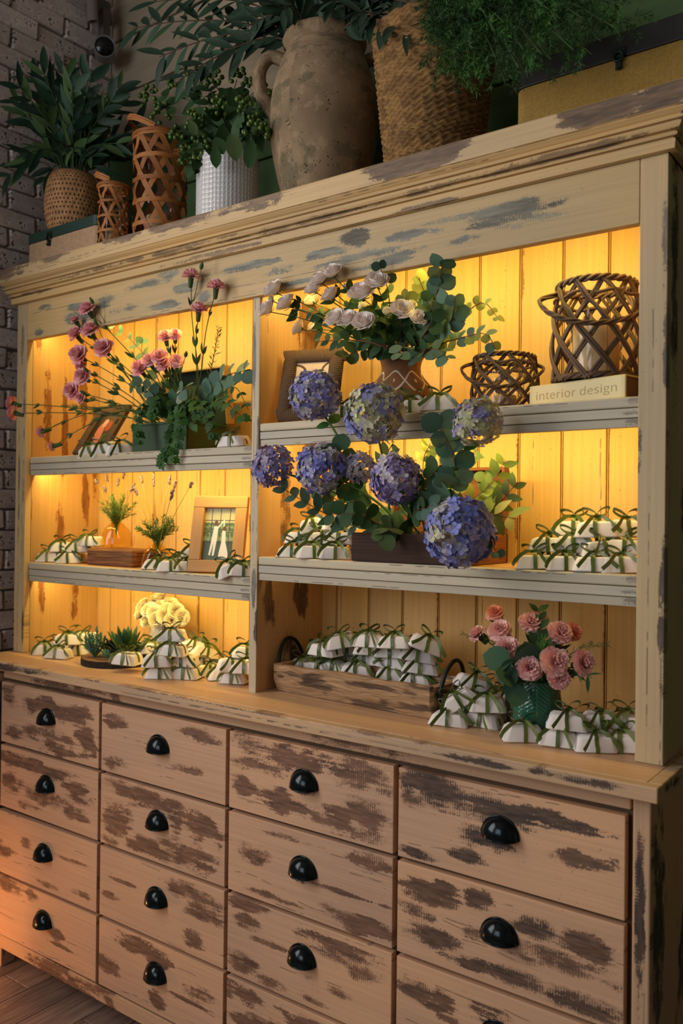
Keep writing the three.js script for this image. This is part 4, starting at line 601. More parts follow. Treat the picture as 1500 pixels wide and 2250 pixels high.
{ // rosemary and lavender in the two vases
  const lav = std(0x6f5b66, 0.9), lg = 'lavender stalks in the amber vases', lavTip = (t, p, d, L, s) => { const R = rng(s), l = []; for (let i = 0; i < 16; i++) { const q = p.clone().addScaledVector(d, L * i / 16); const g = new THREE.SphereGeometry(0.0032, 5, 4); g.scale(1, 1.5, 1); g.translate(q.x + (R() - .5) * 0.006, q.y + (R() - .5) * 0.003, q.z + (R() - .5) * 0.006); l.push(g); } part(t, 'flower_spike', join(l), lav); };
  const stalk = (lab, b, tip, L, s) => { const B = toV(b), T = toV(tip), m = B.clone().lerp(T, 0.5).add(V3(0, 0.012, 0)), t = thing('lavender_stalk', lab, 'lavender', B.toArray(), 0, lg), g = taperTube([V3(0, 0, 0), m.sub(B), T.clone().sub(B)], 0.0013, 0.0008, 12, 5); part(t, 'stem', g, std(0x8a8a3a, 0.7)); const d = g.userData.curve.getTangentAt(1); lavTip(t, T.clone().sub(B), d, L, s); };
  const b1 = [-0.5653, 1.3312, -0.145], b2 = [-0.2965, 1.2812, -0.075];
  stalk('lavender stalk at far left in the left amber vase', b1, [-0.6553, 1.4954, -0.14], 0.016, 1); stalk('lavender stalk arching left in the left amber vase', b1, [-0.5887, 1.4681, -0.12], 0.016, 2); stalk('lavender stalk tallest left in the left amber vase', b1, [-0.6206, 1.5026, -0.15], 0.022, 3); stalk('lavender stalk upright in the left amber vase', b1, [-0.567, 1.4889, -0.15], 0.02, 4); stalk('lavender stalk right of the upright one in the left vase', b1, [-0.5555, 1.512, -0.16], 0.02, 5); stalk('lavender stalk leaning right in the left amber vase', b1, [-0.4799, 1.4703, -0.13], 0.026, 6);
  stalk('lavender stalk leaning left in the right amber vase', b2, [-0.3955, 1.4587, -0.08], 0.024, 7); stalk('lavender stalk tallest left in the right amber vase', b2, [-0.3317, 1.4852, -0.09], 0.03, 8); stalk('lavender stalk leaning far left high in the right vase', b2, [-0.3953, 1.4931, -0.1], 0.024, 9); stalk('lavender stalk upright in the right amber vase', b2, [-0.2787, 1.4889, -0.1], 0.022, 10); stalk('lavender stalk upright right of the vase centre', b2, [-0.2358, 1.4771, -0.08], 0.018, 11); stalk('lavender stalk bent level to the right in the right vase', b2, [-0.2157, 1.4426, -0.05], 0.03, 12); stalk('lavender stalk at far right curling over in the right vase', b2, [-0.1625, 1.476, -0.07], 0.02, 13);
  for (const [B, u, v, z, s, lab] of [[b1, 256, 1100, -0.145, 21, 'bushy rosemary bunch in the left amber vase'], [b2, 350, 1132, -0.075, 22, 'bushy rosemary bunch in the right amber vase']]) {
    const t = thing('rosemary_bunch', lab, 'rosemary', B), R = rng(s); for (let k = 0; k < 22; k++) { const a = R() * TAU, r = 0.014 + R() * 0.046, tip = V3(Math.cos(a) * r * 1.1, 0.105 + R() * 0.035 - r * 0.6, Math.sin(a) * r), g = taperTube([V3(0, 0, 0), V3(tip.x * 0.15, 0.045, tip.z * 0.15), tip], 0.001, 0.0006, 8, 4); part(t, 'stem', g, M.rosemary); part(t, 'needle_leaves', needles(g.userData.curve, 48, 0.024, s * 40 + k, 0.75, 0.0015, 0.3), M.rosemary).userData.kind = 'stuff'; }
  }
}
{
  const oak = std(0xffffff, 0.6, { map: woodTex(0xc99a5e, 0xb4834a, 851, 3, 60) });
  const pr = printTex(256, 384, (c, w, h) => { // couple in white, dancing by a window, greenery outside
    c.fillStyle = '#8fa06a'; c.fillRect(0, 0, w, h); c.fillStyle = '#c9c596'; c.fillRect(0, 0, w, h * 0.28); c.fillStyle = '#46552f'; c.fillRect(0, h * 0.62, w, h * 0.38); c.fillStyle = '#5d6f40'; for (let i = 0; i < 26; i++) { c.beginPath(); c.ellipse((i * 53) % w, h * 0.3 + (i * 37) % 110, 18, 12, i, 0, 7); c.fill(); }
    c.strokeStyle = '#3a3a2c'; c.lineWidth = 5; for (const x of [60, 130, 205]) { c.beginPath(); c.moveTo(x, 0); c.lineTo(x, h * 0.7); c.stroke(); } for (const y of [90, 175, 250]) { c.beginPath(); c.moveTo(0, y); c.lineTo(w, y); c.stroke(); }
    c.fillStyle = '#f2ede0'; c.beginPath(); c.moveTo(84, 130); c.lineTo(118, 136); c.lineTo(112, 250); c.lineTo(100, 345); c.lineTo(84, 345); c.lineTo(90, 250); c.lineTo(70, 345); c.lineTo(56, 340); c.lineTo(72, 220); c.closePath(); c.fill(); c.beginPath(); c.moveTo(152, 165); c.lineTo(178, 165); c.lineTo(186, 250); c.bezierCurveTo(210, 320, 220, 350, 206, 362); c.lineTo(140, 362); c.bezierCurveTo(128, 340, 150, 280, 152, 235); c.closePath(); c.fill();
    c.lineWidth = 11; c.strokeStyle = '#f2ede0'; c.beginPath(); c.moveTo(112, 145); c.lineTo(160, 92); c.lineTo(164, 170); c.stroke(); c.fillStyle = '#6d4630'; c.beginPath(); c.ellipse(98, 110, 15, 19, 0, 0, 7); c.fill(); c.beginPath(); c.ellipse(168, 148, 13, 17, 0, 0, 7); c.fill(); });
  pictureFrame('picture_frame', 'light oak frame with a photo of a couple dancing in white', [-0.045, L2[0] + 0.002, -0.055], 0.42, 0.24, 0.155, 0.212, 0.033, 0.018, oak, pr);
}

// ---------- lower left: succulents on a wood slice, white roses in a pot ----------
{
  const R = rng(77), bark = std(0xffffff, 0.95, { map: texture(256, 64, (x, y) => { const n = fbm(x / 6, y / 20, 861, 4); return mix3([0.10, 0.07, 0.05], [0.34, 0.26, 0.19], n * n); }) });
  const top = std(0xffffff, 0.8, { map: texture(256, 256, (x, y) => { const r = Math.hypot(x - 120, y - 134), n = fbm(x / 30, y / 30, 862, 3); const k = 0.5 + 0.5 * Math.sin(r * 0.55 + n * 6); return mix3([0.42, 0.30, 0.2], [0.58, 0.44, 0.3], k); }) });
  const s = thing('wood_slice', 'round slice of a log with dark bark carrying succulents', 'wood slice', [-0.4682, 0.9519, -0.0714]), n = 48, outline = []; for (let i = 0; i < n; i++) { const a = i / n * TAU, r = 0.102 * (1 + 0.06 * (vn(Math.cos(a) * 2 + 5, Math.sin(a) * 2 + 5, 3) - 0.5)); outline.push([Math.cos(a) * r * 1.05, Math.sin(a) * r]); }
  const P = [], I = [], UVv = []; outline.forEach(([x, z], i) => { const b = 1 + 0.02 * (hash(i, 1, 1) - 0.5); P.push(x * b, 0, z * b, x * 1.01, 0.01, z * 1.01, x, 0.019, z); UVv.push(i / n * 6, 0, i / n * 6, 0.5, i / n * 6, 1); const j = (i + 1) % n; for (const k of [0, 1]) I.push(i * 3 + k, i * 3 + k + 1, j * 3 + k, j * 3 + k, i * 3 + k + 1, j * 3 + k + 1); });
  const g = new THREE.BufferGeometry(); g.setAttribute('position', new THREE.Float32BufferAttribute(P, 3)); g.setAttribute('uv', new THREE.Float32BufferAttribute(UVv, 2)); g.setIndex(I); g.computeVertexNormals(); part(s, 'bark', g, bark);
  const sh = new THREE.Shape(outline.map((p) => new THREE.Vector2(p[0] * 0.985, -p[1] * 0.985))), tg = new THREE.ExtrudeGeometry(sh, { depth: 0.019, bevelEnabled: false }); tg.rotateX(-Math.PI / 2); part(s, 'wood_core', planarUV(tg, 0, 2, 0.22, 0.22), top, [0, 0.0004, 0]);
  // succulents
  const sy = YT + 0.0196, fleshy = (L, W, c) => leafGeo(L, W, { p: 0.8, q: 0.7, fold: 0.35, curl: -0.25, n: 6 });
  const rosette = (lab, name, pos, n, L, W, mats, up, seed) => { const t = thing(name, lab, 'succulent', pos, 0), r = rng(seed), gg = fleshy(1, W); for (let k = 0; k < n; k++) { const a = k * 2.39996, q = k / n, el = lerp(up[0], up[1], q), m = part(t, 'leaf', gg, mats[k % mats.length]); aim(m, V3(Math.cos(a) * 0.004, 0.004 + 0.012 * q, Math.sin(a) * 0.004), V3(Math.cos(a) * Math.cos(el), Math.sin(el), Math.sin(a) * Math.cos(el)), V3(-Math.cos(a) * Math.sin(el), Math.cos(el), -Math.sin(a) * Math.sin(el)), L * (1 - 0.35 * q) * (0.9 + 0.2 * r())); } return t; };
  const agM = [std(0x2f5232, 0.5, { side: THREE.DoubleSide }), std(0x2a4a2c, 0.5, { side: THREE.DoubleSide }), std(0x39603a, 0.5, { side: THREE.DoubleSide })], dkM = [std(0x2d1f26, 0.5, { side: THREE.DoubleSide }), std(0x39262c, 0.5, { side: THREE.DoubleSide })], blM = [std(0x5d8d7c, 0.6, { side: THREE.DoubleSide }), std(0x4d7c6a, 0.6, { side: THREE.DoubleSide }), std(0x6a9a86, 0.6, { side: THREE.DoubleSide })];
  const at = (u, v) => u;
  rosette('dark green pointed agave succulent right on the wood slice', 'succulent', [-0.4306, 0.9715, -0.0778], 28, 0.1, 0.27, agM, [0.25, 1.35], 1);
  rosette('dark purple succulent rosette between the green ones', 'succulent', [-0.4916, 0.9715, -0.0695], 22, 0.05, 0.42, dkM, [0.1, 1.2], 2);
  rosette('small pale green rosette at the front edge of the slice', 'succulent', [-0.4373, 0.9715, -0.0096], 18, 0.026, 0.42, blM, [0.3, 1.3], 3);
  { const p = [-0.5077, 0.9715, -0.0236], t = thing('succulent', 'blue-green bushy sedum with stacked leaf rosettes at left on the slice', 'succulent', p), r = rng(9), lg = fleshy(1, 0.4); for (let k = 0; k < 13; k++) { const a = k * 2.4, rad = 0.008 + 0.026 * Math.sqrt(r()), tip = V3(Math.cos(a) * rad, 0.035 + 0.055 * r() * (1 - rad * 8), Math.sin(a) * rad), st = taperTube([V3(0, 0, 0), V3(tip.x * 0.7, tip.y * 0.5, tip.z * 0.7), tip], 0.003, 0.002, 6, 5), pm = part(t, 'stem', st, blM[1]); for (let q = 0; q < 14; q++) { const b = q * 2.39996, el = lerp(-0.1, 1.3, q / 14), m = part(pm, 'leaf', lg, blM[(q + k) % 3]), c = st.userData.curve.getPointAt(0.55 + 0.45 * q / 14); aim(m, c, V3(Math.cos(b) * Math.cos(el), Math.sin(el), Math.sin(b) * Math.cos(el)), V3(-Math.cos(b) * Math.sin(el), Math.cos(el), -Math.sin(b) * Math.sin(el)), 0.017 * (1.1 - 0.5 * q / 14)); } } }
}
{
  const p = [-0.5393, 0.9519, -0.3285], pos = [p[0], YT, -0.2];
  const t = thing('flower_pot', 'small white pot with a raised lattice holding white roses', 'pot', [-0.405, YT, -0.2]), pm = std(0xd9d2c2, 0.45);
  part(t, 'pot_body', lathe([[0.0001, 0.001], [0.036, 0], [0.039, 0.004], [0.041, 0.106], [0.0405, 0.109], [0.037, 0.109], [0.036, 0.02], [0.0001, 0.02]], 40), pm);
  const l = []; for (let k = 0; k < 10; k++) for (const s of [-1, 1]) { const pts = []; for (let i = 0; i <= 16; i++) { const a = k / 10 * TAU + s * i / 16 * 1.9, r = 0.0392 + 0.0016 * i / 16; pts.push(V3(Math.cos(a) * r, 0.006 + i / 16 * 0.098, Math.sin(a) * r)); } l.push(tube(pts, 0.0009, 16, 4)); } part(t, 'raised_lattice', join(l), pm);
  const wg = [1, 2, 3].map((s) => roseGeo(870 + s, [0xe9dfc6, 0xeee6d2, 0xe2d6b8])), R = rng(4);
  const heads = [[-0.4906, 1.0949, -0.17], [-0.4374, 1.0728, -0.15], [-0.4351, 1.111, -0.16], [-0.3689, 1.082, -0.14], [-0.3928, 1.1039, -0.15], [-0.4095, 1.1217, -0.19], [-0.3218, 1.1128, -0.14], [-0.2936, 1.1141, -0.15], [-0.2807, 1.0954, -0.16], [-0.2978, 1.0878, -0.14], [-0.5017, 1.118, -0.19], [-0.4684, 1.1295, -0.22], [-0.3609, 1.1279, -0.19], [-0.4448, 1.146, -0.21], [-0.3223, 1.1002, -0.13]];
  const where = ['far left lower', 'left low front bud', 'left upper', 'centre low', 'centre left', 'upper centre', 'centre right', 'right', 'far right low', 'right low front', 'left back', 'back left of top', 'right upper', 'topmost', 'front middle'];
  heads.forEach((h, i) => { const b = [-0.405 + (R() - 0.5) * 0.03, YT + 0.07, -0.2 + (R() - 0.5) * 0.03], f = toV(h).clone().sub(V3(-0.405, 1.05, -0.2)).normalize().addScaledVector(CAM, 0.6); cutFlower('white_rose', `cream white rose, ${where[i]} of the bouquet in the lattice pot`, 'rose', 'white roses in the lattice pot', archPts(b, h, 0), wg[i % 3], i === 1 ? 0.018 : 0.0235, f, { calyx: sepalG, calyxSize: 0.014, sink: 0.9, neck: 0.02, leaves: i % 3 ? undefined : { geos: G.oval, mats: M.dark, n: 3, size: 0.03, from: 0.5, to: 0.9 }, seed: i }); });
}

// ---------- upper right: rope frame, painted vase of roses, wicker lanterns, book ----------
const ropeBump = texture(256, 64, (x, y) => { const k = 0.5 + 0.5 * Math.sin((x + y * 1.6) * TAU / 16) * (0.7 + 0.3 * Math.sin(y * TAU / 16)); return [k, k, k]; }, false);
{
  const rope = std(0x57412e, 0.9), pr = printTex(128, 160, (c, w, h) => { c.fillStyle = '#cdb59a'; c.fillRect(0, 0, w, h); c.strokeStyle = '#4a3626'; c.lineWidth = 7; c.beginPath(); c.moveTo(0, 12); c.quadraticCurveTo(50, 18, 40, 50); c.stroke(); c.beginPath(); c.moveTo(128, 6); c.quadraticCurveTo(90, 18, 100, 52); c.stroke(); c.fillStyle = '#7d6a4a'; c.fillRect(0, 120, w, 40); });
  const t = thing('picture_frame', 'photo frame wrapped in twisted brown rope behind the hydrangeas', 'photo frame', [0.262, S1[0] + 0.002, -0.055], 0.30); t.rotation.order = 'YXZ'; t.rotation.x = -0.30;
  const w = 0.16, h = 0.198, bar = 0.035, coil = (len) => { const l = []; for (let k = 0; k < len / 0.0052; k++) { const g = new THREE.TorusGeometry(0.014, 0.0030, 5, 12); g.scale(1.25, 0.62, 1); g.rotateY(Math.PI / 2); g.rotateX(Math.PI / 2); g.rotateZ(0.35); g.translate(-len / 2 + (k + 0.5) * 0.0052, 0, 0); l.push(g); } return join(l); };
  const ch = coil(w), cv = coil(h - 0.05); cv.rotateZ(Math.PI / 2);
  part(t, 'rope_wrapping', ch, rope, [0, h - bar / 2, 0]); part(t, 'rope_wrapping', ch, rope, [0, bar / 2, 0]); part(t, 'rope_wrapping', cv, rope, [-(w - bar) / 2, h / 2, 0]); part(t, 'rope_wrapping', cv, rope, [(w - bar) / 2, h / 2, 0]);
  part(t, 'backing_board', box(w - 0.004, h - 0.004, 0.006), std(0x3b2d20, 0.9), [0, h / 2, -0.004]); part(t, 'photo_print', new THREE.PlaneGeometry(w - 2 * bar + 0.008, h - 2 * bar + 0.008), std(0xffffff, 0.5, { map: pr }), [0, h / 2, 0.0008]);
}
{
  const tx = printTex(1024, 256, (c, w, h) => { c.fillStyle = '#7a5236'; c.fillRect(0, 0, w, h); for (let i = 0; i < 900; i++) { c.fillStyle = i % 2 ? 'rgba(60,36,22,0.10)' : 'rgba(160,115,80,0.10)'; c.fillRect((i * 397) % w, (i * 211) % h, 60, 2); } c.strokeStyle = '#cdbfae'; c.lineWidth = 8; const n = 8, s = w / n, y0 = 112, A = 42; for (const f of [1, -1]) { c.beginPath(); for (let x = 0; x <= w; x += 4) { const y = y0 + f * A * Math.cos(x / s * Math.PI); x ? c.lineTo(x, y) : c.moveTo(x, y); } c.stroke(); } c.fillStyle = '#cdbfae'; for (let k = 0; k < n; k++) { c.beginPath(); c.arc((k + 0.0) * s, y0, 8, 0, 7); c.fill(); } });
  const t = thing('terracotta_vase', 'brown terracotta vase painted with white diamonds holding white roses', 'vase', [0.492, S1[0], -0.13], 0.3);
  const o = smoothPts([[0.04, 0], [0.062, 0.012], [0.078, 0.045], [0.0745, 0.075], [0.055, 0.1], [0.047, 0.118], [0.0495, 0.138], [0.0555, 0.15]], 44), i = smoothPts([[0.052, 0.15], [0.043, 0.125], [0.045, 0.105]], 12), g = lathe([[0.0001, 0], ...o, ...i], 64), p = g.attributes.position, uv = g.attributes.uv; for (let k = 0; k < p.count; k++) uv.setXY(k, uv.getX(k), clamp(p.getY(k) / 0.15));
  part(t, 'vase_body', g, std(0xffffff, 0.85, { map: tx }));
}
{
  const wg = [1, 2, 3].map((s) => roseGeo(880 + s, [0xfaf1e8, 0xfcf5ee, 0xf6e6dc])), bud = roseGeo(890, [0xf5ecd8, 0xe8e2c2], 0.6), g = 'white spray roses in the painted vase', R = rng(61);
  const list = [[[0.2165, 1.9574, 0.03], .026, 'topmost of the three roses before the divider'], [[0.1967, 1.9113, 0.03], .024, 'lowest of the three roses before the divider'], [[0.2477, 1.9207, 0.02], .025, 'right of the three roses before the divider'], [[0.2053, 1.9323, 0.02], .014, 'small greenish bud among the three roses before the divider'], [[0.4004, 1.9696, 0.035], .024, 'highest of the cluster crossing the header'], [[0.3583, 1.9618, 0.025], .022, 'left of the highest, crossing the header'], [[0.3343, 1.943, 0.02], .022, 'lowest left of the cluster at the header edge'], [[0.3769, 1.925, 0.01], .023, 'facing away below the header cluster'], [[0.4076, 1.9421, -0.02], .017, 'half-open bud left of the largest bloom'], [[0.468, 1.9189, 0.01], .030, 'largest open white bloom under the header'], [[0.5194, 1.9334, 0.02], .026, 'at the header edge right of the largest bloom'], [[0.4012, 1.8643, 0.02], .024, 'left of the three low front blooms'], [[0.4351, 1.8568, 0.02], .024, 'middle of the three low front blooms'], [[0.4892, 1.8427, 0.03], .024, 'right of the three low front blooms, open to view'], [[0.4526, 1.8898, -0.02], .016, 'small bud above the low front blooms'], [[0.5286, 1.866, -0.01], .017, 'small round bud in the centre of the bouquet'], [[0.576, 1.8637, 0], .025, 'open pinkish bloom right of centre'], [[0.5834, 1.878, -0.03], .017, 'tucked behind the pinkish bloom'], [[0.6136, 1.8416, -0.01], .019, 'furthest right of the bouquet'], [[0.2571, 1.8652, -0.02], .02, 'lowest left, on a level stem'], [[0.1711, 1.9145, -0.2], .022, 'against the back boards, lower of two'], [[0.1591, 1.9859, -0.2], .022, 'against the back boards, upper of two']];
  list.forEach(([h, r, w], k) => { const b = [0.49 + (R() - 0.5) * 0.03, S1[0] + 0.13, -0.125 + (R() - 0.5) * 0.03], f = faceOf(b, h, k === 7 || k === 19 ? 0.1 : 0.4).add(V3(0, 0.25, 0)); cutFlower('white_rose', 'white rose ' + w, 'rose', g, archPts(b, h, 0.015), r < 0.018 ? bud : wg[k % 3], r, f, { calyx: sepalG, calyxSize: r * 0.75, sink: 0.85, neck: r * 0.85, seed: 60 + k, leaves: { geos: G.oval, mats: M.dark, n: 3, size: 0.04, from: 0.35, to: 0.9, spread: 0.8 } }); });
  const eg = 'eucalyptus sprigs in the painted vase', B = [0.5, S1[0] + 0.13, -0.13], mixed = [M.euc[0], M.euc[1], M.eucWarm[2]];
  for (const [pts, s, lab, n, size, mats, geos] of [
    [[B, [0.5765, 1.8435, -0.08], [0.6519, 1.8922, -0.02], [0.6931, 1.9375, 0.03]], 401, 'tall eucalyptus sprig rising across the header', 9, 0.052, M.euc, G.round],
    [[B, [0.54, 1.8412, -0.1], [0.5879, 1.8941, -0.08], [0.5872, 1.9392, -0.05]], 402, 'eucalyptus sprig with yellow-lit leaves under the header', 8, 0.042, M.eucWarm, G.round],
    [[B, [0.4828, 1.8698, -0.1], [0.5214, 1.9218, -0.02], [0.5293, 1.9649, 0.03]], 403, 'short blue-green sprig above the white roses at the header', 6, 0.036, M.euc, G.round],
    [[B, [0.6068, 1.8087, -0.08], [0.6753, 1.8335, -0.04], [0.697, 1.866, -0.02]], 404, 'dense round-leaved sprig right of the roses', 8, 0.05, mixed, G.round],
    [[B, [0.6073, 1.8018, -0.1], [0.6873, 1.8498, -0.08], [0.7388, 1.8658, -0.07], [0.7829, 1.8188, -0.06]], 405, 'thin curling sprig with tiny leaves at upper right', 10, 0.026, M.eucWarm, G.round],
    [[B, [0.6189, 1.7867, -0.08], [0.7039, 1.7922, -0.05], [0.7683, 1.786, -0.03], [0.7866, 1.7553, -0.03]], 406, 'thin trailing sprig with round leaves at lower right', 9, 0.036, [M.euc[1], M.eucWarm[1]], G.round],
    [[B, [0.6012, 1.7734, -0.05], [0.6592, 1.7623, -0.02], [0.693, 1.736, 0]], 407, 'low eucalyptus sprig over the right lip of the vase', 6, 0.042, mixed, G.round],
    [[B, [0.5162, 1.7824, -0.05], [0.4602, 1.8045, -0.02], [0.3288, 1.8157, 0]], 408, 'long-leaved sprig reaching left above the rope frame', 8, 0.042, M.dark, G.oval],
    [[B, [0.516, 1.7929, -0.05], [0.4476, 1.7847, -0.02], [0.4305, 1.7658, 0.01]], 409, 'low leafy sprig over the left lip of the vase', 7, 0.045, M.dark, G.round],
    [[B, [0.5593, 1.7865, -0.04], [0.5725, 1.7682, 0], [0.583, 1.7489, 0.02]], 410, 'eucalyptus leaves hanging before the vase neck', 4, 0.042, M.euc, G.round],
    [[B, [0.5213, 1.8398, -0.08], [0.5397, 1.8737, -0.05], [0.5638, 1.8993, -0.04]], 411, 'olive-tinted sprig in the centre of the rose bouquet', 8, 0.04, M.eucWarm, G.round],
    [[B, [0.5093, 1.8164, -0.06], [0.4841, 1.858, -0.04], [0.4385, 1.8765, -0.05]], 412, 'dark leafy sprig low in the rose bouquet', 8, 0.042, M.dark, G.oval],
    [[B, [0.589, 1.7952, -0.05], [0.6412, 1.834, -0.02], [0.629, 1.8877, -0.03]], 413, 'dark green sprig filling the right of the bouquet', 8, 0.042, M.dark, G.round]])
    sprig('eucalyptus_sprig', lab, 'eucalyptus', eg, pts, s, { geos, mats, n, size, from: 0.25, stem: M.stemRed });
}
const wickM = [0x5d4632, 0x6a5039, 0x4c3828].map((c) => std(c, 0.65)), glassClear = phys(0xffffff, 0.03, { transmission: 1, thickness: 0, ior: 1.45 });
function wickerLantern(label, pos, Rb, Rt, H, n, rod, candle, seed) {
  const t = thing('wicker_lantern', label, 'lantern', pos), R = rng(seed), rad = (v) => lerp(Rb, Rt, v) * (1 + 0.10 * Math.sin(v * Math.PI));
  for (const s of [-1, 1]) for (let k = 0; k < n; k++) for (const q of [-1, 1]) { const pts = [], a0 = k / n * TAU + q * rod * 0.85 / Rb; for (let i = 0; i <= 10; i++) { const v = i / 10, a = a0 + s * v * (1.75 + 0.1 * (R() - 0.5)); pts.push(V3(Math.cos(a) * (rad(v) + s * rod * 0.55), v * H, Math.sin(a) * (rad(v) + s * rod * 0.55))); } part(t, 'wicker_strand', tube(pts, rod * (0.8 + 0.35 * R()), 18, 5), wickM[Math.floor(R() * 3)]); }
  const ring = (y, r, m, amp, ph) => { const pts = []; for (let i = 0; i < 40; i++) { const a = i / 40 * TAU; pts.push(V3(Math.cos(a) * (r + amp * Math.sin(a * m + ph)), y + amp * Math.cos(a * m + ph), Math.sin(a) * (r + amp * Math.sin(a * m + ph)))); } return tube(pts, rod * 1.05, 70, 5, true); };
  for (let k = 0; k < 3; k++) { part(t, 'rim_braid', ring(H, rad(1), 9, rod * 1.3, k * 2.1), wickM[k]); part(t, 'base_braid', ring(rod * 1.8, rad(0), 9, rod * 0.9, k * 2.1), wickM[k]); }
  part(t, 'rim_braid', ring(H * 0.86, rad(0.86), 7, rod * 0.9, 1), wickM[0]);
  for (let k = 0; k < 8; k++) { const a = k / 8 * TAU + 0.2; part(t, 'wire', tube([V3(Math.cos(a) * rad(0), 0, Math.sin(a) * rad(0)), V3(Math.cos(a) * rad(.5), H / 2, Math.sin(a) * rad(.5)), V3(Math.cos(a) * rad(1), H, Math.sin(a) * rad(1))], 0.0006, 8, 4), std(0x2a2420, 0.5)); }
  part(t, 'base_disc', cyl(Rb * 0.92, Rb * 0.92, 0.004, 28), wickM[1], [0, 0.005, 0]);
  const gr = Rb * 0.62, gh = H * 0.72; part(t, 'glass_cylinder', lathe([[gr, 0.0075], [gr, gh]], 32), glassClear);
  part(t, 'candle', lathe([[0.0001, 0.008], [candle[0], 0.008], [candle[0] * 1.02, candle[1]], [candle[0] * 0.86, candle[1] + 0.002], [candle[0] * 0.7, candle[1] - 0.006], [0.0001, candle[1] - 0.007]], 24), phys(0xe8cf9a, 0.5, { transmission: 0.15 }));
  // bail handle hinged on the rim, fallen towards the viewer
  const h = new THREE.Group(); h.name = 'handle'; t.add(h); const ax = V3(0.807, 0, -0.59), fw = V3(0.2, -0.62, 0.76).normalize(), hr = Rb * 1.42;
  for (let k = 0; k < 3; k++) { const pts = []; for (let i = 0; i <= 44; i++) { const a = Math.PI * i / 44, tw = a * 9 + k * 2.1, e = ax.clone().multiplyScalar(-Math.cos(a) * lerp(rad(0.93) * 1.03, hr, sst(0, 0.3, Math.sin(a)))).addScaledVector(fw, Math.sin(a) * hr * 1.12), o = rod * 0.9; pts.push(V3(e.x + Math.cos(tw) * o * 0.6, H * 0.93 + e.y + Math.sin(tw) * o, e.z + Math.cos(tw) * o * 0.6)); } part(h, 'handle_strand', tube(pts, rod * 0.85, 60, 5), wickM[(k + 1) % 3]); }
  return t;
}
wickerLantern('small wicker lantern with a low candle left of the book', [0.7663, 1.6315, -0.12], 0.066, 0.064, 0.118, 9, 0.0027, [0.026, 0.035], 91);
wickerLantern('large wicker lantern with a glass cylinder standing on the book', [0.968, S1[0] + 0.0465, -0.125], 0.084, 0.076, 0.2, 9, 0.0036, [0.046, 0.115], 92);
{
  const t = thing('book', 'cream hardback book lying flat under the large wicker lantern', 'book', [0.972, S1[0], -0.135], -0.24), w = 0.225, d = 0.165, h = 0.045;
  const sp = printTex(1024, 200, (c, W, Hh) => { c.fillStyle = '#d8c88e'; c.fillRect(0, 0, W, Hh); c.fillStyle = '#e0d29d'; c.fillRect(40, 14, W - 80, Hh - 28); c.fillStyle = '#a8945c'; c.font = '100px sans-serif'; c.textBaseline = 'middle'; c.textAlign = 'center'; c.save(); c.translate(W / 2, Hh / 2 + 4); c.scale(1.34, 0.98); c.fillText('interior design', 0, 0); c.restore(); });
  const cv = std(0xcdbb84, 0.7); part(t, 'cover', box(w, 0.003, d, 0.001), cv, [0, 0.0015, 0]); part(t, 'cover', box(w, 0.003, d, 0.001), cv, [0, h - 0.0015, 0]); part(t, 'pages', box(w - 0.008, h - 0.0064, d - 0.01, 0.001), std(0x6d5238, 0.9), [0, h / 2, -0.002]);
  part(t, 'spine', planarUV(box(w, h, 0.005, 0.0022), 0, 1, w, h), std(0xffffff, 0.6, { map: sp }), [0, h / 2, d / 2]);
}
// ---------- middle right: hydrangeas in a wooden crate ----------
{
  const wm = std(0xffffff, 0.85, { map: woodTex(0x4b2f1e, 0x2b1a11, 901, 3, 40) }), wm2 = std(0xffffff, 0.8, { map: woodTex(0x8a5230, 0x5e3620, 902, 3, 30) });  // second wood: orange light on the crate side put into its colour
  const t = thing('wooden_crate', 'dark wooden box with raised lid planted with blue hydrangeas', 'crate', [0.583, S2[0], -0.118], 0.02), w = 0.3, d = 0.205, h = 0.066, k = 0.009;
  part(t, 'front_board', planarUV(box(w, h, k), 0, 1, 0.3, 0.1), wm, [0, h / 2 + 0.0005, d / 2 - k / 2]); part(t, 'back_board', planarUV(box(w, h, k), 0, 1, 0.3, 0.1), wm, [0, h / 2, -d / 2 + k / 2]);
  for (const s of [-1, 1]) part(t, 'end_board', planarUV(box(k, h, d - 2 * k - 0.001), 2, 1, 0.3, 0.1), wm2, [s * (w / 2 - k / 2), h / 2, 0]);
  part(t, 'bottom_board', box(w - 2 * k - 0.001, 0.006, d - 2 * k - 0.001), wm, [0, 0.0035, 0]); part(t, 'clasp', join([place(box(0.02, 0.008, 0.003, 0.001), 0, 0, 0), place(cyl(0.005, 0.005, 0.004, 12), 0, -0.006, 0.001, Math.PI / 2)]), std(0x1d1a18, 0.4, { metalness: 0.7 }), [-0.03, h - 0.006, d / 2 + 0.002]);
  const lid = new THREE.Group(); lid.name = 'lid'; t.add(lid); lid.position.set(0, h, -d / 2 + 0.006); lid.rotation.x = -0.06; part(lid, 'lid_board', planarUV(box(w, 0.148, 0.007), 0, 1, 0.3, 0.2), wm2, [0, 0.074, 0]); part(lid, 'lid_rim', join([place(box(w, 0.008, 0.028), 0, 0.15, 0.014), place(box(0.008, 0.148, 0.028), w / 2 - 0.004, 0.074, 0.014), place(box(0.008, 0.148, 0.028), -w / 2 + 0.004, 0.074, 0.014)]), wm2);
  part(t, 'filling', box(w - 0.03, 0.03, d - 0.03, 0.005), std(0x25301c, 1), [0, 0.03, 0]);
}
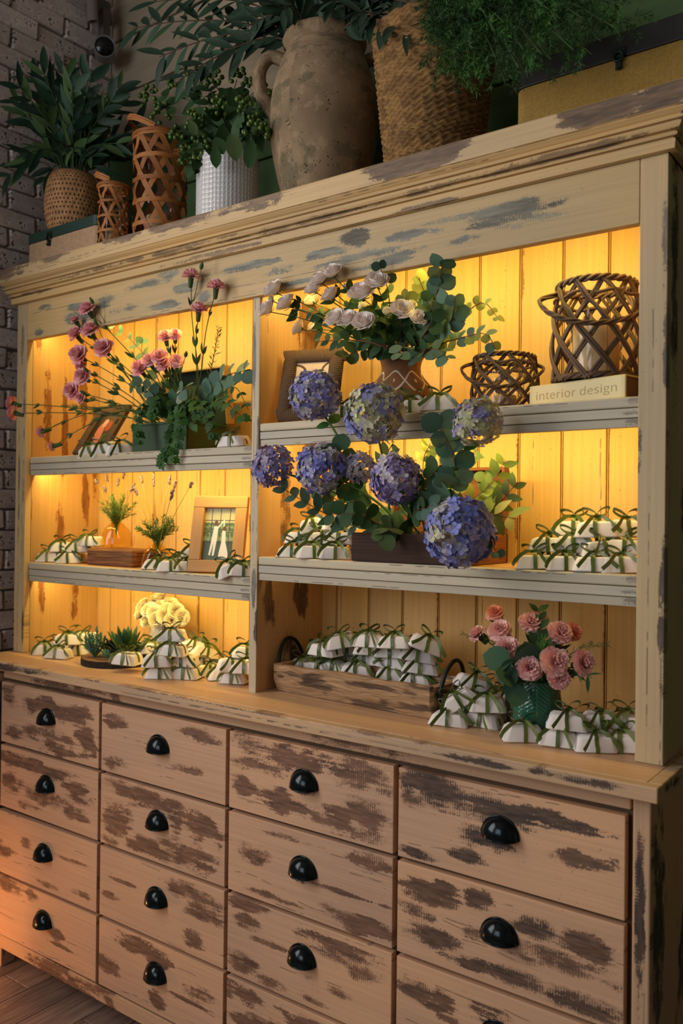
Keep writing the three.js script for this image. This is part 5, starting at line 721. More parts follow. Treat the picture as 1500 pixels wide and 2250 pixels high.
{
  const blue = [0x4a5cb0, 0x6273c4, 0x7b77bd, 0xa9a9b4, 0xb5b884], violet = [0x5a4d96, 0x6f62ab, 0x8d80b8, 0xb9b3bd], fresh = [0xaaab74, 0xb9b98d, 0x9c96ab, 0x7b76c0, 0x5668b8], dusk = [0x43519a, 0x5a5aa6, 0x7767a6, 0x8f88ab], g = 'hydrangea stems in the dark crate';
  const list = [[[0.3712, 1.6762, 0.05], .057, [0xb3b285, 0x8f8fae, 0x7a74b8, 0x6a6fbb, 0xb0aeb0], 'green and violet hydrangea head before the rope frame', 1], [[0.5579, 1.6215, 0.08], .062, [0x6b7cc6, 0x8683bd, 0xb2b391, 0xbabb84, 0x9690b0], 'large blue and green hydrangea head before the shelf trim', 2], [[0.7974, 1.5904, 0.07], .048, [0xb4b57f, 0xa9aa72, 0xb7b398, 0x8f86b4, 0x7773b8], 'yellow-green hydrangea head at the right of the shelf trim', 3], [[0.2551, 1.5157, 0.06], .049, dusk, 'blue-violet hydrangea head crossing the divider', 4], [[0.3935, 1.5086, 0.05], .056, [0x4a55a8, 0x5f63b2, 0x8a86b2, 0xa3a3a8], 'dark blue hydrangea head right of the divider one', 5], [[0.4641, 1.5105, 0], .036, [0x8f86b0, 0xa79fb4, 0xb2ad9c], 'small lilac hydrangea head in the middle', 6], [[0.5811, 1.4813, 0.03], .054, violet, 'deep violet hydrangea head in the centre', 7], [[0.7596, 1.3711, 0.065], .067, [0x4c60b6, 0x6a76c4, 0x7f7fb6, 0xa3a2ad, 0xc0bc9a], 'largest blue hydrangea head hanging before the crate', 8]];
  list.forEach(([h, r, pal, lab, s], i) => { const b = [0.56 + (i - 4) * 0.02, S2[0] + 0.05, -0.09], f = faceOf(b, h, 0.55); cutFlower('hydrangea', lab, 'hydrangea', g, archPts(b, h, i === 7 ? 0.05 : 0.02), hydrangeaGeo(900 + s, pal, r > 0.05 ? 260 : 190), r, f, { sink: 0, neck: r * 0.6, r0: 0.0034, r1: 0.0028, calyxSize: 0.02, mat: hydM, seed: 80 + i, stem: hydStem, leaves: i % 2 ? undefined : { geos: G.oval, mats: M.ivy, n: 2, size: 0.06, from: 0.6, to: 0.95, spread: 1.0 } }); });
  const eg = 'eucalyptus sprigs in the dark crate', B = [0.58, S2[0] + 0.05, -0.1];
  for (const [pts, s, lab, n, size, mats, geos] of [
    [[B, [0.6522, 1.406, -0.03], [0.7341, 1.5, 0.04], [0.718, 1.5958, 0.08]], 501, 'tall eucalyptus sprig of big paired leaves before the shelf trim', 10, 0.06, M.euc, G.round],
    [[B, [0.4141, 1.3827, -0.02], [0.358, 1.4191, 0.03], [0.2785, 1.4667, 0.06]], 502, 'eucalyptus sprig reaching left below the dark blue head', 9, 0.048, [M.euc[1], M.euc[3]], G.oval],
    [[B, [0.4387, 1.415, -0.04], [0.4411, 1.5184, 0.02], [0.4304, 1.5634, 0.05]], 503, 'blue-green sprig of large leaves under the big front head', 7, 0.055, [M.euc[3], M.euc[0]], G.round],
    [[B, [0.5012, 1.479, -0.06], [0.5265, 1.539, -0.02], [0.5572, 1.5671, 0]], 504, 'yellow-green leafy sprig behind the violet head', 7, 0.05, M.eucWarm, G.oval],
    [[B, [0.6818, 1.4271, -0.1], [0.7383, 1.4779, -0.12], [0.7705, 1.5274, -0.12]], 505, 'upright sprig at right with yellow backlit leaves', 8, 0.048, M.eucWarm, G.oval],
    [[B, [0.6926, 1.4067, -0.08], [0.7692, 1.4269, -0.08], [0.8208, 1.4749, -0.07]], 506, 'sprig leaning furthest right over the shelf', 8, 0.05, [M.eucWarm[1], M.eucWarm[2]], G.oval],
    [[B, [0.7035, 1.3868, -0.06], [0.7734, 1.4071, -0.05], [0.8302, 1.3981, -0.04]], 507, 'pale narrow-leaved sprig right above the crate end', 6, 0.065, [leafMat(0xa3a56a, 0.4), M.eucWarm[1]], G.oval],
    [[B, [0.6057, 1.416, -0.05], [0.6347, 1.4649, 0], [0.6796, 1.5023, 0.02]], 508, 'dense dark sprig right of the violet head', 7, 0.05, [M.euc[3], M.dark[2]], G.round],
    [[B, [0.5825, 1.3953, -0.03], [0.6359, 1.4152, 0.02], [0.6811, 1.4248, 0.04]], 509, 'leafy sprig above the largest blue head', 7, 0.046, [M.euc[1], M.dark[1]], G.round],
    [[B, [0.4971, 1.3839, -0.03], [0.4808, 1.4042, 0.02], [0.4057, 1.4034, 0.04]], 510, 'low dark sprig over the left end of the crate', 8, 0.045, [M.euc[3], M.dark[2]], G.round],
    [[B, [0.5538, 1.3745, 0], [0.5613, 1.3698, 0.03], [0.5536, 1.3499, 0.045]], 511, 'eucalyptus leaves hanging over the crate front', 5, 0.048, [M.euc[1], M.eucWarm[2]], G.round],
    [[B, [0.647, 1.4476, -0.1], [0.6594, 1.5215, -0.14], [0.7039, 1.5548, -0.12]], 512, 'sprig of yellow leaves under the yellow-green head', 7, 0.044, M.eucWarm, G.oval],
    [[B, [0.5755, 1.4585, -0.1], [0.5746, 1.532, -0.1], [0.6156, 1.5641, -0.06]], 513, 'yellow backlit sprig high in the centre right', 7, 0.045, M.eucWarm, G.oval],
    [[B, [0.757, 1.3496, 0], [0.8132, 1.3519, 0.04], [0.8385, 1.3163, 0.04]], 514, 'small trailing sprig over the right corner of the crate', 7, 0.028, [M.euc[1], M.ivy[1]], G.round],
    [[B, [0.7279, 1.4175, -0.12], [0.7181, 1.4588, -0.15], [0.7013, 1.5007, -0.16]], 515, 'dense back sprig before the raised crate lid', 8, 0.045, [M.eucWarm[2], M.dark[2]], G.round],
    [[B, [0.3919, 1.4258, -0.05], [0.3749, 1.4463, 0], [0.3499, 1.4406, 0.02]], 516, 'round dark leaves below the dark blue head', 7, 0.044, [M.euc[3], M.euc[1]], G.round]])
    sprig('eucalyptus_sprig', lab, 'eucalyptus', eg, pts, s, { geos, mats, n, size, from: 0.22, stem: M.stemRed, taper: 0.3 });
}
// ---------- lower right: log trough and green vase ----------
{
  const wt = (s, a, b) => { const A = rgb(a), Bc = rgb(b); return texture(1024, 256, (x, y) => { const wob = fbm(x / 120, y / 60, s, 2) * 40, g = fbm(x / 90, (y + wob) / 5, s + 3, 4), dkk = sst(0.46, 0.62, fbm(x / 150, y / 46, s + 9, 3)), c = mix3(A, Bc, clamp(g * 1.4 - 0.2)); return mix3(c, [c[0] * 0.42, c[1] * 0.4, c[2] * 0.42], dkk * 0.8 * (0.4 + g)); }); };
  const tx = wt(911, 0xbf9c74, 0x8a6a4a), m = std(0xffffff, 0.85, { map: tx, bumpMap: tx, bumpScale: 0.004 });
  const t = thing('wooden_trough', 'rough log trough with iron ring handles heaped with white favors', 'trough', [0.408, YT + 0.001, -0.118], -0.06), L = 0.475, d = 0.155, h = 0.072;
  const sh = new THREE.Shape([[-d * .40, 0], [d * .40, 0], [d * .5, h * .45], [d * .5, h], [d * .5 - 0.014, h], [d * .36, 0.016], [-d * .36, 0.016], [-d * .5 + 0.014, h], [-d * .5, h], [-d * .5, h * .45]].map((p) => new THREE.Vector2(...p)));
  const g = new THREE.ExtrudeGeometry(sh, { depth: L, steps: 44, bevelEnabled: false }); g.rotateY(Math.PI / 2); g.translate(-L / 2, 0, 0); const p = g.attributes.position; for (let i = 0; i < p.count; i++) { const x = p.getX(i), y = p.getY(i), z = p.getZ(i), n = fbm(x * 14, y * 30 + z * 9, 915, 3) - 0.5; if (y > 0.005) { p.setZ(i, z + n * 0.012); p.setY(i, y + (y > h * 0.9 ? (fbm(x * 9, z * 4, 916, 2) - 0.5) * 0.014 : n * 0.006)); } p.setX(i, x + n * 0.006); } g.computeVertexNormals();
  part(t, 'hollowed_log', planarUV(toCreasedNormals(g, 0.7), 0, 1, 0.5, 0.1), m);
  const eg = new THREE.ExtrudeGeometry(new THREE.Shape([[-d * .37, 0.012], [d * .37, 0.012], [d * .455, h * .45], [d * .45, h * 0.97], [-d * .45, h * 0.97], [-d * .455, h * .45]].map((q) => new THREE.Vector2(...q))), { depth: 0.02, bevelEnabled: false }); eg.rotateY(Math.PI / 2);
  for (const s of [-1, 1]) part(t, 'end_wall', planarUV(eg.clone(), 2, 1, 0.2, 0.1), m, [s > 0 ? L / 2 - 0.021 : -L / 2 + 0.001, 0, 0]);
  for (const s of [-1, 1]) { const pts = []; for (let i = 0; i <= 24; i++) { const a = Math.PI * i / 24; pts.push(V3(s * 0.012 * Math.sin(a), h * 0.55 + 0.086 * Math.sin(a), Math.cos(a) * 0.05)); } part(t, 'ring_handle', tube(pts, 0.0048, 40, 8), std(0x1e2422, 0.4, { metalness: 0.6 }), [s * (L / 2 + 0.006), 0, 0], null, 'black iron ring handle'); }
}
{
  const t = thing('green_vase', 'ribbed green glass vase of pink carnations on the worktop', 'vase', [0.869, YT, -0.078]), o = smoothPts([[0.040, 0], [0.047, 0.006], [0.0505, 0.04], [0.047, 0.075], [0.0405, 0.104], [0.040, 0.112]], 60), g = lathe([[0.0001, 0], ...o, [0.037, 0.112], [0.037, 0.1], [0.043, 0.07], [0.046, 0.04], [0.044, 0.01], [0.0001, 0.008]], 140), p = g.attributes.position;
  for (let i = 0; i < p.count; i++) { const x = p.getX(i), z = p.getZ(i), r = Math.hypot(x, z), y = p.getY(i); if (r < 0.0385) continue; const a = Math.atan2(z, x), k = (a / TAU * 5 % 1 + 1) % 1, v = Math.abs(k - 0.5) * 2, rib = Math.sin((y / 0.0062 - v * 3.2) * TAU * 0.72) * 0.0011 - sst(0.9, 1, v) * 0.001 + sst(0.1, 0, v) * 0.001; p.setX(i, x * (1 + rib / r)); p.setZ(i, z * (1 + rib / r)); } g.computeVertexNormals();
  part(t, 'glass_body', g, phys(0x3a7a62, 0.1, { transmission: 0.45, thickness: 0, ior: 1.5, side: THREE.DoubleSide }));
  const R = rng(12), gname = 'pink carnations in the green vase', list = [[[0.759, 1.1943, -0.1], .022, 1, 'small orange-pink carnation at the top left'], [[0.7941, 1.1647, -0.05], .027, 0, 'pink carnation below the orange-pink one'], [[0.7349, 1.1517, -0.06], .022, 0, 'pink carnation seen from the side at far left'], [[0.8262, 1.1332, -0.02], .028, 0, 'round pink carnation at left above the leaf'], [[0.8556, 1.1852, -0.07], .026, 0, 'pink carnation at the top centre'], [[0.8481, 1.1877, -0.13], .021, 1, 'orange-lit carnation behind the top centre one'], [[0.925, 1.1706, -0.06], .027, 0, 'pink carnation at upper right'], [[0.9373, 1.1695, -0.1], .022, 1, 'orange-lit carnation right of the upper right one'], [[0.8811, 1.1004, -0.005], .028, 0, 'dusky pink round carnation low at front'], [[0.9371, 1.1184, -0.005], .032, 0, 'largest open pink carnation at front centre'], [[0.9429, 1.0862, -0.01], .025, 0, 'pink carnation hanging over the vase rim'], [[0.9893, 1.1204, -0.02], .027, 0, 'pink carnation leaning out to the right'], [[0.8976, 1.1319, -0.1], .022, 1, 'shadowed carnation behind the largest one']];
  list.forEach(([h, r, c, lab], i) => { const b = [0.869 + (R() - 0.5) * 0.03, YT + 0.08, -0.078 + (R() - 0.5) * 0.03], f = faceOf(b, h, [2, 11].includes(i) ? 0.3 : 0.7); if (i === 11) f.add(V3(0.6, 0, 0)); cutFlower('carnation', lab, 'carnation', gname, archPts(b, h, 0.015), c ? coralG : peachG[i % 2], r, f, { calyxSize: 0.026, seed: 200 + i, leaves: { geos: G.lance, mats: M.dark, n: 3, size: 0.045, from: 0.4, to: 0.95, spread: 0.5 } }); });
  const B = [0.869, YT + 0.09, -0.078], eg = 'greenery in the green vase';
  sprig('eucalyptus_sprig', 'two big round leaves left over the green vase', 'eucalyptus', eg, [B, [0.8584, 1.0823, -0.03], [0.8518, 1.1088, 0], [0.8387, 1.1022, 0.01]], 601, { geos: G.round, mats: [M.euc[3], M.euc[1]], n: 3, size: 0.055, from: 0.5, taper: 0.1 });
  sprig('eucalyptus_sprig', 'low round leaves at the left rim of the green vase', 'eucalyptus', eg, [B, [0.8631, 1.0658, -0.02], [0.8572, 1.0681, 0], [0.849, 1.064, 0.01]], 602, { geos: G.round, mats: [M.euc[3]], n: 2, size: 0.05, from: 0.5, taper: 0.1 });
  sprig('leafy_stem', 'dark pointed leaves between the upper carnations', 'greenery', eg, [B, [0.8727, 1.1172, -0.06], [0.8748, 1.1726, -0.07], [0.8651, 1.2135, -0.08]], 603, { geos: G.oval, mats: M.dark, n: 7, size: 0.036, from: 0.3 });
  sprig('leafy_stem', 'dark pointed leaves right of the largest carnation', 'greenery', eg, [B, [0.9412, 1.0998, -0.04], [0.9767, 1.1066, -0.02], [1.0076, 1.0941, -0.01]], 604, { geos: G.lance, mats: M.dark, n: 6, size: 0.045, from: 0.3 });
  for (const [pts, s, lab] of [[[B, [0.7988, 1.1178, -0.07], [0.7502, 1.1433, -0.06], [0.7028, 1.1468, -0.05]], 1, 'wispy asparagus sprig reaching left of the carnations'], [[B, [0.9349, 1.1213, -0.08], [0.9726, 1.1436, -0.08], [1.0168, 1.1498, -0.08]], 2, 'wispy asparagus sprig reaching right of the carnations'], [[B, [0.8931, 1.1127, -0.04], [0.9013, 1.1344, -0.02], [0.9017, 1.1561, -0.03]], 3, 'bright feathery asparagus tuft in the middle of the carnations']]) { const P = pts.map(toV), q = thing('asparagus_sprig', lab, 'greenery', P[0].toArray(), 0, eg), g3 = taperTube(P.map((v) => v.clone().sub(P[0])), 0.0013, 0.0006, 14, 5); part(q, 'stem', g3, M.stem); part(q, 'needle_leaves', needles(g3.userData.curve, s === 3 ? 260 : 110, s === 3 ? 0.03 : 0.02, 30 + s, 1.0, 0.0008, 0.35), s === 3 ? std(0x4a7a2a, 0.7, { side: THREE.DoubleSide }) : M.needle).userData.kind = 'stuff'; }
}

// ---------- on top of the hutch ----------
const weaveTex = (c0, c1, s, n = 24) => { const a = rgb(c0), b = rgb(c1); return texture(256, 256, (x, y) => { const p = 256 / n, i = Math.floor(x / p), j = Math.floor(y / p), fx = x / p - i - 0.5, fy = y / p - j - 0.5, over = (i + j) % 2; const e = over ? 1 - Math.abs(fy) * 1.6 : 1 - Math.abs(fx) * 1.6, n2 = hash(i, j, s) * 0.25; return mix3(b, a, clamp(e + n2 - 0.1)); }); };
const latch = join([place(box(0.026, 0.02, 0.004, 0.001), 0, 0.012, 0), place(new THREE.TorusGeometry(0.009, 0.0028, 6, 16), 0, 0.003, 0.004), place(box(0.012, 0.02, 0.004, 0.001), 0, -0.012, 0.002), place(cyl(0.003, 0.003, 0.01, 8), 0, -0.02, 0.005, Math.PI / 2)]);
const brassDark = std(0x23312c, 0.4, { metalness: 0.6 });
function wickerCase(label, pos, w, h, d, lidH, wov, lidM, r, bandIn = 0) {
  const t = thing('wicker_case', label, 'case', pos), g = new RoundedBoxGeometry(w, h - lidH, d, 4, r), uvm = (q) => { const p = q.attributes.position, n = q.attributes.normal, uv = new Float32Array(p.count * 2); for (let i = 0; i < p.count; i++) { const ax = Math.abs(n.getX(i)) > 0.7; uv[i * 2] = (ax ? p.getZ(i) : p.getX(i)) / 0.12; uv[i * 2 + 1] = (Math.abs(n.getY(i)) > 0.7 ? p.getZ(i) : p.getY(i)) / 0.12; } q.setAttribute('uv', new THREE.BufferAttribute(uv, 2)); return q; };
  const sh = (ww, dd) => { const s = new THREE.Shape(), x = ww / 2, z = dd / 2; s.moveTo(-x + r, -z); s.lineTo(x - r, -z); s.quadraticCurveTo(x, -z, x, -z + r); s.lineTo(x, z - r); s.quadraticCurveTo(x, z, x - r, z); s.lineTo(-x + r, z); s.quadraticCurveTo(-x, z, -x, z - r); s.lineTo(-x, -z + r); s.quadraticCurveTo(-x, -z, -x + r, -z); return s; };
  const ex = (ww, dd, y0, y1) => { const q = new THREE.ExtrudeGeometry(sh(ww, dd), { depth: y1 - y0 - 0.004, bevelEnabled: true, bevelSize: 0.002, bevelThickness: 0.002, bevelSegments: 2, curveSegments: 8 }); q.rotateX(-Math.PI / 2); q.translate(0, y0 + 0.002, 0); return uvm(q); };
  part(t, 'woven_body', ex(w - 0.004, d - 0.004, 0, h - lidH), wov); part(t, 'lid_band', ex(w, d, h - lidH + 0.0005, h), lidM); part(t, 'latch', latch, brassDark, [bandIn, h - lidH - 0.002, d / 2 + 0.003], null, 'dark metal latch'); return t;
}
wickerCase('small wicker case with dark green lid under the bamboo pot', [-0.703, YP, -0.135], 0.36, 0.122, 0.22, 0.032, std(0xffffff, 0.85, { map: weaveTex(0xd2b08c, 0x8d6e52, 1, 20) }), std(0x1f3d33, 0.5), 0.022, -0.055);
wickerCase('large wicker case with black lid at the right end', [1.003, YP, -0.17], 0.385, 0.172, 0.225, 0.05, std(0xffffff, 0.85, { map: weaveTex(0xa8873c, 0x6d5220, 2, 28) }), std(0x16150f, 0.5), 0.03, 0.03);
{ // bamboo pot: knitted strips with small dark holes
  const t = thing('bamboo_pot', 'round woven bamboo pot on the small wicker case', 'pot', [-0.775, YP + 0.1225, -0.12]), tx = texture(512, 256, (x, y) => { const u = x / 512 * 44, v = y / 256 * 20, i = Math.floor(v), fx = ((u + (i % 2) * 0.5) % 1) - 0.5, fy = v - i - 0.5, hole = (fx * fx) / 0.035 + (fy * fy) / 0.045 < 1, k = 0.85 + 0.25 * hash(Math.floor(u + (i % 2) * .5), i, 7); return hole ? [0.16, 0.09, 0.05] : [0.76 * k, 0.56 * k, 0.37 * k]; });
  const o = smoothPts([[0.062, 0], [0.076, 0.02], [0.087, 0.07], [0.089, 0.11], [0.083, 0.16], [0.074, 0.188], [0.066, 0.197]], 40), g = lathe([[0.0001, 0], ...o, [0.06, 0.195], [0.07, 0.17], [0.0001, 0.16]], 64); part(t, 'woven_shell', g, std(0xffffff, 0.7, { map: tx, bumpMap: tx, bumpScale: 0.004 })); part(t, 'rim_hoop', place(new THREE.TorusGeometry(0.066, 0.0045, 8, 48), 0, 0.195, 0, Math.PI / 2), std(0x8a6038, 0.6));
}
function bambooLantern(label, pos, R, H, n, rows, tw) {
  const t = thing('bamboo_lantern', label, 'lantern', pos), ms = [0xa3662f, 0x925827, 0xad7038].map((c) => std(c, 0.55, { side: THREE.DoubleSide })), strip = (f, w, lift, m) => { const pts = [], ds = []; for (let i = 0; i <= 28; i++) { const [a, y, da, dy] = f(i / 28), r = R + lift + 0.0012 * Math.sin(i * 2.2); pts.push(V3(Math.cos(a) * r, y, Math.sin(a) * r)); const tx = -Math.sin(a) * da * R, tz = Math.cos(a) * da * R, L = Math.hypot(da * R, dy), N = V3(Math.cos(a), 0, Math.sin(a)), T = V3(tx / L, dy / L, tz / L); ds.push(new THREE.Vector3().crossVectors(T, N).normalize()); } const A = ribbonStrip(pts, (i) => ds[i], w), B = ribbonStrip(pts.map((p) => V3(p.x * (1 - 0.0016 / R), p.y, p.z * (1 - 0.0016 / R))), (i) => ds[i], w); part(t, 'bamboo_strip', join([A, B]), m); };
  for (let k = 0; k < n; k++) for (const s of [-1, 1]) strip((v) => [k / n * TAU + s * v * tw, v * H, s * tw, H], R * 0.2, s * 0.0008, ms[k % 3]);
  for (let k = 0; k <= rows; k++) strip((v) => [v * TAU, 0.008 + k / rows * (H - 0.016), TAU, 0], R * 0.16, 0.0016, ms[(k + 1) % 3]);
  for (const [y, r] of [[0.005, 0.005], [H, 0.006]]) part(t, 'hoop', place(new THREE.TorusGeometry(R, r, 8, 48), 0, y, 0, Math.PI / 2), ms[1]);
  part(t, 'base_disc', cyl(R * 0.95, R * 0.95, 0.006, 32), std(0x5d3a1e, 0.7), [0, 0.004, 0]); part(t, 'glass_cylinder', lathe([[R * 0.72, 0.0075], [R * 0.72, H * 0.8]], 32), glassClear); part(t, 'candle', cyl(R * 0.5, R * 0.5, H * 0.3, 20), std(0xb9a27a, 0.6), [0, 0.008 + H * 0.15, 0]);
  const h = [], hr = R * 1.06; for (let i = 0; i <= 30; i++) { const a = Math.PI * (0.0 + i / 30); h.push(V3(0.59 * Math.cos(a) * hr * 0.95 - 0.807 * Math.sin(a) * hr * 1.15, H + 0.006 + Math.sin(a) * 0.62 * hr, 0.807 * Math.cos(a) * hr * 0.95 + 0.59 * Math.sin(a) * hr * 1.15)); } part(t, 'bail_handle', ribbonStrip(h, V3(0.1, 1, 0).normalize(), 0.018), ms[2]); part(t, 'bail_handle', tube(h, 0.004, 30, 6), ms[2]); return t;
}
bambooLantern('short bamboo lantern of open hexagonal weave beside the wicker case', [-0.466, YP, -0.038], 0.044, 0.19, 6, 4, 2.1);
bambooLantern('tall bamboo lantern of open hexagonal weave behind the short one', [-0.372, YP, -0.135], 0.079, 0.345, 8, 5, 2.4);
{ // white embossed pot
  const t = thing('embossed_pot', 'white glazed pot with rows of embossed oblongs', 'pot', [-0.058, YP, -0.1]), N = 150, Mh = 90, P = [], I = [], R = 0.084, H = 0.2; for (let j = 0; j <= Mh; j++) for (let i = 0; i <= N; i++) { const a = i / N * TAU, v = j / Mh, fx = Math.abs(((i / N * 50) % 1) - 0.5) * 2, fy = Math.abs(((v * 15) % 1) - 0.5) * 2, e = sst(0.85, 0.5, fx) * sst(0.95, 0.7, fy) * 0.0022, r = (R - 0.004 * (1 - sst(0, 0.06, v)) - 0.003 * sst(0.96, 1, v)) + e * sst(0.98, 0.95, v); P.push(Math.cos(a) * r, v * H, Math.sin(a) * r); if (i < N && j < Mh) { const k = j * (N + 1) + i; I.push(k, k + N + 1, k + 1, k + 1, k + N + 1, k + N + 2); } }
  const g = new THREE.BufferGeometry(); g.setAttribute('position', new THREE.Float32BufferAttribute(P, 3)); g.setIndex(I); g.computeVertexNormals(); const m = phys(0xcfd0d0, 0.18, { clearcoat: 0.6, clearcoatRoughness: 0.1 }); part(t, 'pot_wall', g, m); part(t, 'pot_inside', lathe([[0.081, H], [0.076, H - 0.004], [0.074, 0.05], [0.0001, 0.05]], 48), m); part(t, 'pot_base', cyl(0.079, 0.079, 0.004, 48), m, [0, 0.002, 0]);
}
{ // big clay jar
  const tx = texture(1024, 1024, (x, y) => { const n = fbm(x / 90, y / 90, 931, 4), f = fbm(x / 20, y / 26, 932, 3), sp = vn(x / 5, y / 5, 933), pat = fbm(x / 60, y / 45, 934, 3); let c = mix3([0.45, 0.38, 0.28], [0.64, 0.54, 0.42], n * 1.2 - 0.1); c = mix3(c, [0.70, 0.60, 0.48], sst(0.6, 0.75, f) * 0.4); c = mix3(c, [0.36, 0.34, 0.24], sst(0.58, 0.7, pat) * 0.55); if (sp > 0.9 && pat > 0.47) c = mix3(c, [0.12, 0.1, 0.08], 0.85); return c; });
  const m = std(0xffffff, 0.85, { map: tx, bumpMap: tx, bumpScale: 0.003 }), t = thing('clay_jar', 'large weathered clay jar with two ear handles holding olive branches', 'jar', [0.2, YP, -0.195]);
  const o = smoothPts([[0.086, 0], [0.098, 0.03], [0.128, 0.14], [0.144, 0.25], [0.140, 0.33], [0.122, 0.4], [0.107, 0.44], [0.1, 0.455]], 60), g = lathe([[0.0001, 0], ...o, [0.101, 0.46], [0.109, 0.466], [0.113, 0.478], [0.109, 0.489], [0.1, 0.493], [0.09, 0.49], [0.086, 0.47], [0.1, 0.42], [0.0001, 0.40]], 72), p = g.attributes.position; for (let i = 0; i < p.count; i++) { const a = Math.atan2(p.getZ(i), p.getX(i)), n = 1 + (fbm(Math.cos(a) * 3 + 5, p.getY(i) * 10 + Math.sin(a) * 3, 935, 2) - 0.5) * 0.025; p.setX(i, p.getX(i) * n); p.setZ(i, p.getZ(i) * n); } g.computeVertexNormals(); part(t, 'jar_body', g, m);
  for (const s of [-1, 1]) { const ax = V3(0.807, 0, -0.59).multiplyScalar(s), at = (r, y) => V3(ax.x * r, y, ax.z * r), h = taperTube([at(0.1, 0.43), at(0.145, 0.442), at(0.172, 0.405), at(0.168, 0.345), at(0.14, 0.30), at(0.13, 0.285)], 0.017, 0.02, 24, 10); part(t, 'ear_handle', h, m); }
}
{ // seagrass basket: every row a twisted plait
  const t = thing('seagrass_basket', 'tall coiled seagrass basket holding the asparagus fern', 'basket', [0.545, YP, -0.18]), N = 240, rows = 30, sub = 6, Mh = rows * sub, H = 0.375, P = [], I = [], C = [], cs = [0x8a683a, 0x7c5c32, 0x936f40, 0x70532c].map(lin);
  for (let j = 0; j <= Mh; j++) for (let i = 0; i <= N; i++) { const v = j / Mh, row = Math.floor(j / sub), f = (j % sub) / sub, a = i / N * TAU, tw = Math.sin(a * 30 + hash(row, 3, 8) * 6.28 + f * 1.6), r = lerp(0.098, 0.143, Math.pow(v, 0.8)) + 0.008 * Math.sin(f * Math.PI) * (0.85 + 0.25 * tw) + 0.0015 * vn(a * 9, row, 7); P.push(Math.cos(a) * r, v * H + 0.0018 * tw, Math.sin(a) * r); const c = cs[Math.floor(hash(Math.floor((a * 30 + hash(row, 3, 8) * 6.28) / TAU), row, 5) * 4)]; C.push(...c); if (i < N && j < Mh) { const k = j * (N + 1) + i; I.push(k, k + N + 1, k + 1, k + 1, k + N + 1, k + N + 2); } }
  part(t, 'plaited_wall', meshOf(P, C, I), std(0xffffff, 0.85, { vertexColors: true })); part(t, 'basket_floor', cyl(0.097, 0.097, 0.006, 40), std(0x5a4226, 0.9), [0, 0.004, 0]); part(t, 'soil', cyl(0.13, 0.134, 0.02, 40), std(0x1f1a12, 1), [0, H - 0.03, 0]);
  const rim = []; for (let i = 0; i < 60; i++) { const a = i / 60 * TAU; rim.push(V3(Math.cos(a) * 0.144, H + 0.003 * Math.sin(a * 23), Math.sin(a) * 0.144)); } part(t, 'rim_plait', tube(rim, 0.0075, 120, 7, true), std(0x76572f, 0.85));
}
{ // bushy plant with lance leaves in the bamboo pot
  const t = thing('potted_plant', 'bushy dark green plant with upright lance leaves in the bamboo pot', 'plant', [-0.775, YP + 0.285, -0.12]), R = rng(71);
  for (let k = 0; k < 24; k++) { const a = k * 2.39996, rr = 0.05 + 0.2 * Math.sqrt((k + 0.5) / 24), el = 0.31 - 0.17 * (k / 24) + R() * 0.06; const tip = V3(Math.cos(a) * rr, Math.max(0.03, el + 0.03), Math.sin(a) * rr * 0.9); if (tip.x < -0.1) tip.x = -0.1 - R() * 0.02; if (tip.z < -0.2) tip.z = -0.2;
    const g = taperTube([V3(Math.cos(a) * 0.02, 0, Math.sin(a) * 0.02), V3(tip.x * 0.35, tip.y * 0.6, tip.z * 0.35), tip], 0.0026, 0.0012, 10, 5); const st = part(t, 'stem', g, M.stem); const o = { geos: G.lance, mats: k % 5 === 4 ? M.willow.slice(2, 4) : M.willow.slice(0, 4), n: 6, size: 0.098, from: 0.2, spread: 0.6, taper: 0.2, face: V3(0.7, 0.1, 0.7) }; leafUp(st, g.userData.curve, R, o); }
}
{ // lower skirt of leaves of the same plant, reaching over the pot's rim
  const t = scene.getObjectByName('potted_plant'), R = rng(171);
  for (let k = 0; k < 10; k++) { const a = -0.6 + k / 9 * 3.6, rr = 0.13 + 0.09 * R(), tip = V3(Math.cos(a) * rr, 0.0 + R() * 0.15, Math.sin(a) * rr * 1.05); if (tip.x < -0.13) tip.x = -0.13; const g = taperTube([V3(Math.cos(a) * 0.02, 0, Math.sin(a) * 0.02), V3(tip.x * 0.45, 0.07 + tip.y * 0.4, tip.z * 0.45), tip], 0.0024, 0.0012, 10, 5), st = part(t, 'stem', g, M.stem); leafUp(st, g.userData.curve, R, { geos: G.lance, mats: M.willow.slice(0, 4), n: 3, size: 0.1, from: 0.35, spread: 0.5, taper: 0.25, face: V3(0.7, 0.1, 0.7) }); }
}
